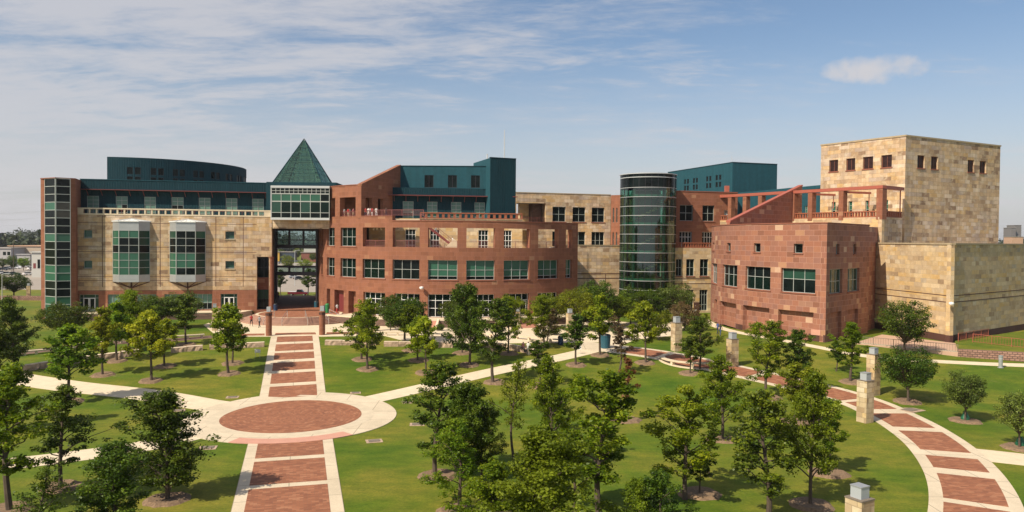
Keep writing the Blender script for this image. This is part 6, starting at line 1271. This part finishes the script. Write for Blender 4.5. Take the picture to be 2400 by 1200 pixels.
def leafmesh(cl, rng, size, mat, upb=.5):
    v, a = leaves(cl, rng, size, upb); n = len(a); me = bpy.data.meshes.new('crown'); me.vertices.add(4 * n); me.vertices.foreach_set('co', v.ravel()); me.loops.add(4 * n); me.loops.foreach_set('vertex_index', np.arange(4 * n, dtype=np.int32))
    me.polygons.add(n); me.polygons.foreach_set('loop_start', np.arange(0, 4 * n, 4, dtype=np.int32)); me.polygons.foreach_set('loop_total', np.full(n, 4, dtype=np.int32)); me.update(calc_edges=True)
    at = me.attributes.new('v', 'FLOAT', 'FACE'); at.data.foreach_set('value', a.astype(np.float32)); me.materials.append(MAT(mat)); return me
class TB:      # trunk builder, unit height tree
    def __init__(s): s.m = MB()
    def limb(s, pts, r0, r1, n=6):
        k = len(pts) - 1
        for i in range(k): a = r0 + (r1 - r0) * i / k; b = r0 + (r1 - r0) * (i + 1) / k; s.m.tube(pts[i], pts[i + 1], a, b, 'bark', n, i == k - 1)
def proto_oak(seed, dens=1., start=.2, wide=.30, ncl=26, lsize=.0145, crad=.045, limbs=26, bark='bark'):
    rng = np.random.default_rng(seed); tb = TB(); cl = []
    lean = rng.normal(size=2) * .02; tr = lambda t: Vector((lean[0] * math.sin(t * 5), lean[1] * math.sin(t * 4 + 1), t))
    tb.limb([tr(t) for t in (-.02, .015)], .021, .0165, 8); tb.limb([tr(t) for t in np.linspace(.015, .95, 9)], .0155, .003, 7)
    lob = rng.uniform(0, 2 * math.pi, 3)
    for k in range(limbs):
        u = (k + .5 + rng.uniform(-.4, .4)) / limbs; z = start + (.93 - start) * u; az = k * 2.399 + rng.normal() * .4
        prof = min(1, .55 + u * 2.2) * (1 - u * .96) ** .62 ; asym = 1 + .30 * math.sin(az + lob[0]) + .22 * math.sin(2 * az + lob[1] + u * 5)
        Ln = wide * prof * asym * rng.uniform(.45, 1.3) + .03; up = rng.uniform(.45, .95) + .6 * u; a = tr(z); d = Vector((math.cos(az), math.sin(az), up)).normalized()
        pts = [a]
        for i in range(1, 5): t = i / 4; pts.append(a + d * Ln * t + Vector((rng.normal() * .012, rng.normal() * .012, .05 * Ln * math.sin(t * 3) + rng.normal() * .006)))
        tb.limb(pts, .0055 * (1.2 - u * .6), .0012, 5); tone = rng.uniform(.25, .75)
        for i in range(int(2 + Ln * 20)):
            t = rng.uniform(.3, 1.05); b = pts[0].lerp(pts[-1], t); sd = Vector((rng.normal(), rng.normal(), rng.normal() * .6)).normalized() * Ln * rng.uniform(.06, .26); e = b + sd
            if i % 3 == 0: tb.limb([b, e], .0016, .0008, 3)
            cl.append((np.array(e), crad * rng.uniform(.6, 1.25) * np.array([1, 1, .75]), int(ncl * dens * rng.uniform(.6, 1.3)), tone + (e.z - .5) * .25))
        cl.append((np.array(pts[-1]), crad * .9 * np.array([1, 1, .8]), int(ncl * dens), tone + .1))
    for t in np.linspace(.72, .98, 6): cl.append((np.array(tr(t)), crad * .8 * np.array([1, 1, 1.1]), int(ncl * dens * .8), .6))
    return tb.m, leafmesh_args(cl, rng, lsize)
def leafmesh_args(cl, rng, lsize): return (cl, rng, lsize)
def proto_round(seed, z0=.26, R=.42, nb=84, n=90, lsize=.022, trunks=1, crad=.105):
    rng = np.random.default_rng(seed); tb = TB(); cl = []; cz = (z0 + 1) / 2; hz_ = (1 - z0) / 2
    for q in range(trunks):
        off_ = Vector((rng.normal() * .02, rng.normal() * .02, 0)) if trunks > 1 else Vector((0, 0, 0)); dd = Vector((rng.normal() * .12, rng.normal() * .12, 1)) if trunks > 1 else Vector((.02, 0, 1))
        tb.limb([off_ + Vector((0, 0, -.02)), off_ + Vector((0, 0, .04)), off_ * 1.5 + dd * z0 * .9, off_ * 2 + dd * (z0 + .15)], .024 if trunks == 1 else .011, .012 if trunks == 1 else .007, 7)
    for k in range(nb):
        u = rng.uniform(-.92, 1); az = k * 2.399; rr_ = math.sqrt(max(0, 1 - u * u)); q = rng.uniform(.55, 1.0) * (1 + .12 * math.sin(3 * az + seed))
        e = Vector((R * rr_ * math.cos(az) * q, R * rr_ * math.sin(az) * q, cz + hz_ * u * q)); s_ = Vector((0, 0, z0 * rng.uniform(.7, 1.2)))
        mdp = s_.lerp(e, .5) + Vector((0, 0, -.02)); tb.limb([s_, mdp, e], .0075, .0015, 4)
        cl.append((np.array(e), crad * rng.uniform(.7, 1.2) * np.array([1, 1, .7]), int(n * rng.uniform(.7, 1.3)), rng.uniform(.25, .75)))
        if k % 2 == 0: cl.append((np.array(mdp.lerp(e, .5)), crad * np.array([1, 1, .8]), int(n * .7), rng.uniform(.2, .6)))
    return tb.m, (cl, rng, lsize)
PROTO = {}
def reg(name, pr):
    tm, args = pr; PROTO[name] = dict(trunk=tm, args=args, tmesh=None, cm={})
    v = np.concatenate([np.array(c[0])[None] for c in args[0]]); PROTO[name]['w'] = 2 * np.percentile(np.hypot(v[:, 0], v[:, 1]), 93)
reg('oak_a', proto_oak(11, 2.56, limbs=24, crad=.042, wide=.27)); reg('oak_b', proto_oak(23, 2.84, .17, .32, limbs=28, crad=.047)); reg('oak_c', proto_oak(5, 2.70, .25, .25, limbs=25, crad=.043)); reg('oak_d', proto_oak(42, 3.78, .13, .33, limbs=38, crad=.056)); reg('oak_e', proto_oak(57, 2.56, .15, .28, limbs=23, crad=.044)); reg('oak_f', proto_oak(91, 2.84, .15, .31, limbs=27, crad=.048)); reg('oak_g', proto_oak(64, 2.6, .07, .34, limbs=44, crad=.055)); reg('oak_sparse', proto_oak(8, 1.22, .3, .30, limbs=22))
reg('young_a', proto_oak(31, 1.2, .30, .22, ncl=36, lsize=.024, crad=.052, limbs=19)); reg('young_b', proto_oak(37, 1.2, .30, .27, ncl=36, lsize=.024, crad=.055, limbs=22)); reg('young_c', proto_oak(77, 1.3, .24, .23, ncl=36, lsize=.025, crad=.055, limbs=20))
reg('sapling', proto_oak(3, .6, .35, .17, ncl=22, lsize=.03, crad=.045, limbs=14))
reg('round_a', proto_round(2)); reg('round_b', proto_round(9, .3, .40)); reg('round_c', proto_round(14, .30, .44, 90, 90)); reg('shrub_a', proto_round(4, .08, .5, 60, 60, .035, 3, .13)); reg('shrub_b', proto_round(6, .16, .5, 50, 56, .035, 3, .13))
tree_ct = 0
def tree(px, py, top, wpx, kind, leaf, lb, pos=None, bark='bark', nm='tree', grp='trees on the campus lawn', cat='tree'):
    global tree_ct; tree_ct += 1; c = Vector(pos) if pos else gnd(px, py); d = ray(px, top); zt_ = EYE + d.z / d.y * c.y; hgt = zt_ - c.z; P_ = PROTO[kind]; wd = wpx * c.y / FP; sxy = wd / P_['w']
    if P_['tmesh'] is None:
        o = P_['trunk'].build('trunk'); P_['tmesh'] = o.data; bpy.data.objects.remove(o)
    if leaf not in P_['cm']:
        if P_['cm']: me = next(iter(P_['cm'].values())).copy(); me.materials[0] = MAT(leaf)
        else: me = leafmesh(*P_['args'], leaf)
        P_['cm'][leaf] = me
    t_ = thing(nm, lb, cat, c, grp); rz = (tree_ct * 2.399) % 6.28
    sxy2 = min(sxy, hgt * 1.5); 
    for n_, me in (('trunk', P_['tmesh']), ('crown', P_['cm'][leaf])):
        o = bpy.data.objects.new(n_, me); COL.objects.link(o); o.parent = t_; o.scale = (sxy2, sxy2, hgt) ; o.rotation_euler = (0, 0, rz)
        if n_ == 'trunk': o.scale = (max(sxy2, hgt * .85),) * 2 + (hgt,) if False else (sxy2, sxy2, hgt)
    return c
G1, Y1, D1, O1, R1, GR, OL = 'leaf_green', 'leaf_yellow', 'leaf_dark', 'leaf_olive', 'leaf_redgreen', 'leaf_grey', 'leaf_olive'
TREES = [
 # left lawn
 (28, 872, 694, 95, 'oak_d', D1, 'dark dense tree at the left edge beyond the long limestone wall', 1), (-12, 1010, 762, 110, 'oak_b', D1, 'dark tree cut by the left edge beside the left path', 1), (18, 1195, 858, 150, 'oak_c', G1, 'tall tree at the bottom left edge with a long bare trunk', 1),
 (145, 1142, 903, 135, 'oak_a', D1, 'irregular dark tree rising in front of the lower left path', 1), (161, 942, 760, 110, 'young_b', G1, 'yellowish green tree between the left path and the long limestone wall', 1), (392, 1172, 915, 262, 'oak_g', D1, 'big dense dark tree left of the round plaza', 1),
 (265, 1290, 1035, 270, 'oak_g', D1, 'wide dark tree cut by the bottom edge in front of the big dense one', 1), (95, 1330, 1100, 130, 'oak_sparse', D1, 'low tree top at the bottom edge far left', 0), (150, 800, 708, 112, 'round_c', D1, 'round grey green live oak in front of the glass corner tower', 0),
 (137, 865, 800, 60, 'young_a', D1, 'small dark tree hidden behind the yellowish one at the long limestone wall', 0), (241, 879, 722, 66, 'young_a', Y1, 'slim yellow green tree right at the end of the long limestone wall', 1), (274, 846, 705, 72, 'young_c', G1, 'green tree standing on the limestone wall line left lawn', 1), (303, 823, 680, 84, 'oak_d', G1, 'tall dark green tree behind the limestone wall left lawn', 1),
 (353, 893, 728, 86, 'young_b', Y1, 'yellowest tree in the middle of the left lawn', 1), (387, 859, 745, 64, 'young_c', Y1, 'yellow green tree just behind the yellowest one', 1), (436, 808, 694, 84, 'young_a', D1, 'dark tree before the third ground floor window of the stone hall', 1), (372, 770, 692, 90, 'round_b', D1, 'dark live oak close to the wall of the stone hall', 0), (428, 768, 684, 84, 'round_c', GR, 'grey green live oak behind the short limestone wall', 0),
 (345, 768, 690, 70, 'round_a', GR, 'small live oak under the left glass bay', 0), (536, 876, 712, 92, 'young_b', G1, 'bright green tree left of the brick panel path', 1), (545, 852, 735, 60, 'young_c', D1, 'darker tree right behind the bright green one by the brick panel path', 1),
 # middle lawn
 (862, 866, 700, 105, 'oak_b', G1, 'broad green tree nearest the brick panel path on the middle lawn', 1), (849, 843, 722, 80, 'young_c', D1, 'darker tree just behind the broad green one on the middle lawn', 1), (948, 804, 690, 100, 'round_b', D1, 'dark round live oak before the doors of the curved hall', 0), (915, 775, 690, 60, 'round_a', D1, 'dark live oak touching the left side of the round dark one', 0), (965, 822, 716, 62, 'young_a', O1, 'olive green tree between the dark live oak and the slim yellow one', 1),
 (997, 874, 742, 64, 'young_b', Y1, 'slim yellow green tree in the middle lawn with wide mulch ring', 1), (980, 845, 738, 52, 'young_c', O1, 'thin olive tree just behind the slim yellow one', 1), (1099, 856, 664, 100, 'oak_d', D1, 'tallest dark tree in front of the curved hall', 1), (1083, 828, 705, 78, 'round_a', D1, 'dark tree behind the tallest one of the middle lawn', 1), (1160, 896, 700, 84, 'oak_c', D1, 'tall narrow dark tree at the diagonal path', 1),
 (1192, 829, 696, 80, 'oak_b', G1, 'green tree left of the thin light pillar', 1), (1060, 765, 700, 56, 'round_b', D1, 'dark live oak against the curved hall left of the tallest tree', 0), (1192, 765, 692, 70, 'round_c', O1, 'olive live oak against the right part of the curved hall', 0), (1273, 812, 690, 74, 'oak_d', G1, 'green tree right of the wide terrace steps', 1), (1289, 818, 722, 44, 'sapling', R1, 'reddish thin tree beside the green one at the terrace steps', 0),
 (1350, 856, 738, 66, 'young_a', D1, 'small dark tree with lawn sign at its foot', 1), (1407, 833, 688, 72, 'young_c', G1, 'bright tree left of the teal waste bin', 1), (1453, 878, 765, 66, 'sapling', R1, 'thin sparse reddish green tree right of the teal bin', 0), (1512, 851, 706, 74, 'young_b', Y1, 'yellow green tree between teal bin and left stone pillar', 1), (1543, 797, 722, 66, 'shrub_b', O1, 'spreading small tree beyond the diagonal path', 0),
 # by the glass tower
 (1290, 770, 688, 100, 'round_b', O1, 'olive round tree at the right end of the curved hall', 0), (1352, 775, 676, 96, 'round_c', OL, 'broad yellow olive tree beside the curved hall end', 0), (1400, 770, 656, 90, 'round_a', D1, 'dark tree in front of the yellow rear wall', 0), (1385, 765, 668, 90, 'shrub_a', D1, 'dark bushy tree low in front of the yellow rear wall', 0), (1450, 765, 690, 90, 'round_b', OL, 'olive tree left of the glass tower base', 0), (1478, 760, 672, 72, 'round_c', D1, 'dark live oak left at the glass tower foot', 0), (1530, 755, 676, 74, 'round_a', D1, 'dark live oak in the middle of the glass tower foot', 0), (1585, 757, 664, 80, 'round_c', GR, 'grey green live oak right of the glass tower', 0),
 (1442, 800, 730, 60, 'sapling', R1, 'small reddish tree by the hedge near the teal bin', 0), (1605, 775, 705, 64, 'shrub_b', R1, 'reddish bushy tree in front of the pale stone windows', 0), (1655, 775, 735, 40, 'sapling', O1, 'thin small tree left of the curved red corner', 0), (1636, 772, 726, 44, 'sapling', R1, 'thin reddish tree right of the red bushy one', 0),
 # right lawn
 (1617, 876, 790, 50, 'young_a', D1, 'dark tree with mulch in front of the half round bench', 1), (1640, 865, 742, 86, 'oak_b', D1, 'dark spreading tree over the half round bench', 0), (1771, 843, 757, 74, 'oak_sparse', G1, 'forked tree in front of the blind niches', 0), (1801, 932, 752, 76, 'oak_c', G1, 'slim tall tree on the inner side of the curved path', 1), (1870, 925, 772, 88, 'oak_b', D1, 'dark tree beside the corner of the red block', 0), (1995, 896, 755, 86, 'oak_c', G1, 'green tree before the joint of red and pale blocks', 1), (1960, 870, 800, 70, 'young_b', D1, 'smaller tree left behind the green one at the right lawn', 0),
 (2120, 830, 703, 112, 'round_a', D1, 'dark live oak in front of the low stone block corner', 0), (2128, 942, 815, 116, 'round_c', D1, 'wide dark live oak on the right lawn', 1), (2262, 987, 868, 82, 'round_b', GR, 'small grey green oak with green watering bag', 1), (2389, 1050, 912, 84, 'round_b', GR, 'small grey green oak at the right edge with watering bag', 1), (1468, 985, 838, 52, 'sapling', 'leaf_brown', 'young tree with dead brown leaves in the middle lawn', 1),
 # foreground right
 (1028, 1115, 845, 130, 'oak_a', D1, 'tall tree right of the round plaza with wide mulch ring', 1), (1088, 1128, 893, 120, 'oak_d', D1, 'dense dark tree beside the tall one right of the round plaza', 0), (1205, 1075, 845, 100, 'oak_sparse', O1, 'sparse airy tree between the dense foreground crowns', 0), (1262, 905, 798, 62, 'oak_c', D1, 'dark tree top at the diagonal path behind the foreground crowns', 1), (1290, 1100, 835, 130, 'oak_f', G1, 'dense green tree in the centre foreground', 0),
 (1078, 1200, 985, 185, 'oak_e', G1, 'broad tree with its mulch at the bottom edge', 1), (1268, 1330, 1000, 245, 'oak_d', O1, 'widest bright crown cut by the bottom edge', 0), (1412, 1215, 868, 190, 'oak_c', G1, 'tall green tree with trunk reaching the bottom edge', 0), (1608, 1170, 905, 175, 'oak_e', G1, 'tall ragged tree in the right centre foreground', 0), (1690, 1030, 835, 140, 'oak_f', G1, 'broad tree with dark centre behind the ragged ones', 1), (1545, 1330, 1105, 150, 'oak_b', D1, 'low tree top at the bottom edge left of the ragged tree', 0), (1662, 1120, 1005, 60, 'sapling', O1, 'small light tree between the two ragged foreground trees', 0),
 (1345, 1190, 1010, 120, 'oak_b', G1, 'green tree between the widest bright crown and the tall green tree', 0), (1150, 1330, 1075, 190, 'oak_f', G1, 'tree top at the bottom edge left of the widest bright crown', 0), (1130, 1120, 950, 95, 'oak_d', D1, 'dark crown right of the dense dark tree near the round plaza', 0), (1500, 1330, 1120, 120, 'oak_f', O1, 'light tree top at the bottom edge right of the tall green tree', 0),
 (1640, 1158, 1060, 70, 'young_a', D1, 'small dark tree with mulch under the ragged foreground tree', 1), (1789, 1225, 915, 165, 'oak_a', D1, 'tall ragged tree left of the nearest light pillar', 0), (1902, 1184, 868, 160, 'oak_f', O1, 'olive green tree with long trunk left of the nearest light pillar', 1), (1942, 1110, 935, 130, 'oak_c', G1, 'green tree behind the olive one with long trunk', 1), (1862, 990, 850, 80, 'young_b', O1, 'smaller olive tree behind the two trees near the pillar', 1), (1300, 1010, 905, 90, 'oak_d', D1, 'dark crown behind the centre foreground trees', 0),
]
mul = MB()
def mulch_at(c, r, seed):
    n = 22; rr_ = random.Random(seed); rad = [r * rr_.uniform(.88, 1.08) for _ in range(n)]; H_ = .16
    P_ = lambda f, k, z: (c.x + rad[k % n] * f * math.cos(2 * math.pi * k / n), c.y + rad[k % n] * f * math.sin(2 * math.pi * k / n), T(c.y + rad[k % n] * f * math.sin(2 * math.pi * k / n)) + z)
    for k in range(n):
        mul.face([P_(1, k, -.03), P_(1, k + 1, -.03), P_(.75, k + 1, H_), P_(.75, k, H_)], 'mulch'); mul.face([P_(.75, k, H_), P_(.75, k + 1, H_), P_(.3, k + 1, H_ * .6), P_(.3, k, H_ * .6)], 'mulch'); mul.face([P_(.3, k, H_ * .6), P_(.3, k + 1, H_ * .6), (c.x, c.y, c.z + H_ * .6)], 'mulch')
for t in TREES:
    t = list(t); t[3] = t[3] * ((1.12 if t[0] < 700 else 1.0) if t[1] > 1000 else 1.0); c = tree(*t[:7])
    if t[7]: mulch_at(c, 1.25 if c.y > 75 else 1.35, int(t[0]))
for px, py in ((450, 1158), (500, 1040), (1960, 1040)): pass
tag(mul.build('mulch'), kind='stuff')
for px, py, lb in ((2262, 985, 'green watering bag around the small oak on the right lawn'), (2391, 1046, 'green watering bag around the oak at the right edge')):
    c = gnd(px, py); m = MB(); simple('bag_green', (.01, .10, .045), .5); m.lathe(c, [(.36, 0), (.34, .2), (.2, .55), (.12, .7)], 'bag_green', 12); tag(m.build('watering_bag', origin=c), lb, 'watering bag')
# trees in the street and car park behind
for px, py, top, wpx, k, lf, lb in ((33, 699, 640, 66, 'round_c', D1, 'round dark tree by the street at the far left'), (-15, 700, 640, 50, 'round_a', D1, 'dark tree cut by the left edge by the street'), (28, 636, 598, 24, 'round_a', D1, 'left small tree in front of the far warehouse'), (55, 634, 602, 26, 'round_b', G1, 'small green tree in the middle of the far lot'), (6, 634, 604, 20, 'round_b', D1, 'small dark tree at the left edge of the far lot'),
        (658, 692, 632, 30, 'young_b', D1, 'tree at the left seen through the gateway'), (722, 692, 630, 38, 'young_b', D1, 'tree at the right seen through the gateway'), (675, 628, 596, 28, 'shrub_a', O1, 'round olive bush seen in the middle of the gateway'), (698, 610, 580, 18, 'round_a', G1, 'green tree behind the olive bush seen through the gateway'), (715, 630, 606, 34, 'shrub_a', G1, 'green bush right of the white car seen through the gateway'), (660, 612, 584, 16, 'round_a', D1, 'dark tree in front of the containers seen through the gateway'), (733, 616, 592, 16, 'round_b', D1, 'dark tree before the brick shop seen through the gateway')):
    tree(px, py, top, wpx, k, lf, lb, grp='trees behind the buildings')
# hedges and dark shrubs of the plaza beds
for px, py, top, w_, k, lf, lb in ((915, 768, 752, 36, 'shrub_a', D1, 'dark shrub under the round dark live oak'), (1030, 775, 758, 26, 'shrub_a', D1, 'dark shrub at the foot of the narrow terrace steps'), (1112, 772, 755, 34, 'shrub_b', D1, 'dark shrub behind the tallest dark tree'), (1155, 770, 756, 24, 'shrub_a', D1, 'dark shrub left of the wide terrace steps'), (1298, 785, 762, 50, 'shrub_a', D1, 'dark hedge mass left of the sunlit pillar'), (1447, 785, 762, 56, 'shrub_a', D1, 'dark hedge mass behind the teal waste bin'), (1400, 778, 752, 44, 'shrub_b', G1, 'green shrub behind the bright tree by the teal bin'),
        (205, 792, 778, 24, 'shrub_a', G1, 'low green shrub in the bed left of the stone hall terrace'), (118, 742, 722, 36, 'shrub_a', D1, 'low shrub at the foot of the glass corner tower'), (592, 740, 726, 26, 'shrub_a', D1, 'low shrub left of the round steps')):
    tree(px, py, top, w_, k, lf, lb, nm='shrub', grp='shrubs in the plaza beds', cat='shrub')

# ================================================================== distant woods
def woods():
    rng = np.random.default_rng(99); V_, F_l = [], []; cls = []
    def row(x0, x1, Y, h0, h1, n, w_):
        for k in range(n):
            x = x0 + (x1 - x0) * rng.random(); y = Y + rng.normal() * Y * .02; h = rng.uniform(h0, h1); z = T(y)
            for q in range(5): cls.append((np.array([x + rng.normal() * w_ * .5, y, z + h * rng.uniform(.35, .85)]), np.array([w_ * rng.uniform(.6, 1.1), w_, h * .24]), 16, rng.uniform(.1, .8)))
            cls.append((np.array([x, y, z + h * .25]), np.array([w_ * 1.2, w_, h * .3]), 12, .3))
    row(-560, -400, 640, 10, 19, 60, 7); row(-480, -380, 560, 8, 14, 24, 6); row(-900, 1200, 1300, 20, 30, 420, 16); row(-900, 1500, 900, 8, 16, 420, 11); row(-330, -180, 520, 13, 21, 60, 6)
    row(560, 780, 1000, 10, 17, 50, 9)
    me = leafmesh(cls, rng, 3.4, 'leaf_far'); o = bpy.data.objects.new('distant_woods', me); COL.objects.link(o); tag(o, kind='stuff')
woods()

# ================================================================== air
HZ = 0.0001
m = MB(); m.prism([(-3600, -120), (3600, -120), (3600, 6000), (-3600, 6000)], -3.5, 60, 'asphalt'); hz_o = m.build('haze'); tag(hz_o, kind='stuff')
hm = bpy.data.materials.new('haze'); hm.use_nodes = True; t = hm.node_tree; t.nodes.remove(t.nodes['Principled BSDF']); v = t.nodes.new('ShaderNodeVolumePrincipled'); v.inputs['Density'].default_value = HZ; v.inputs['Color'].default_value = (.86, .9, .96, 1); v.inputs['Anisotropy'].default_value = .2
t.links.new(v.outputs[0], t.nodes['Material Output'].inputs['Volume']); hz_o.data.materials.clear(); hz_o.data.materials.append(hm)
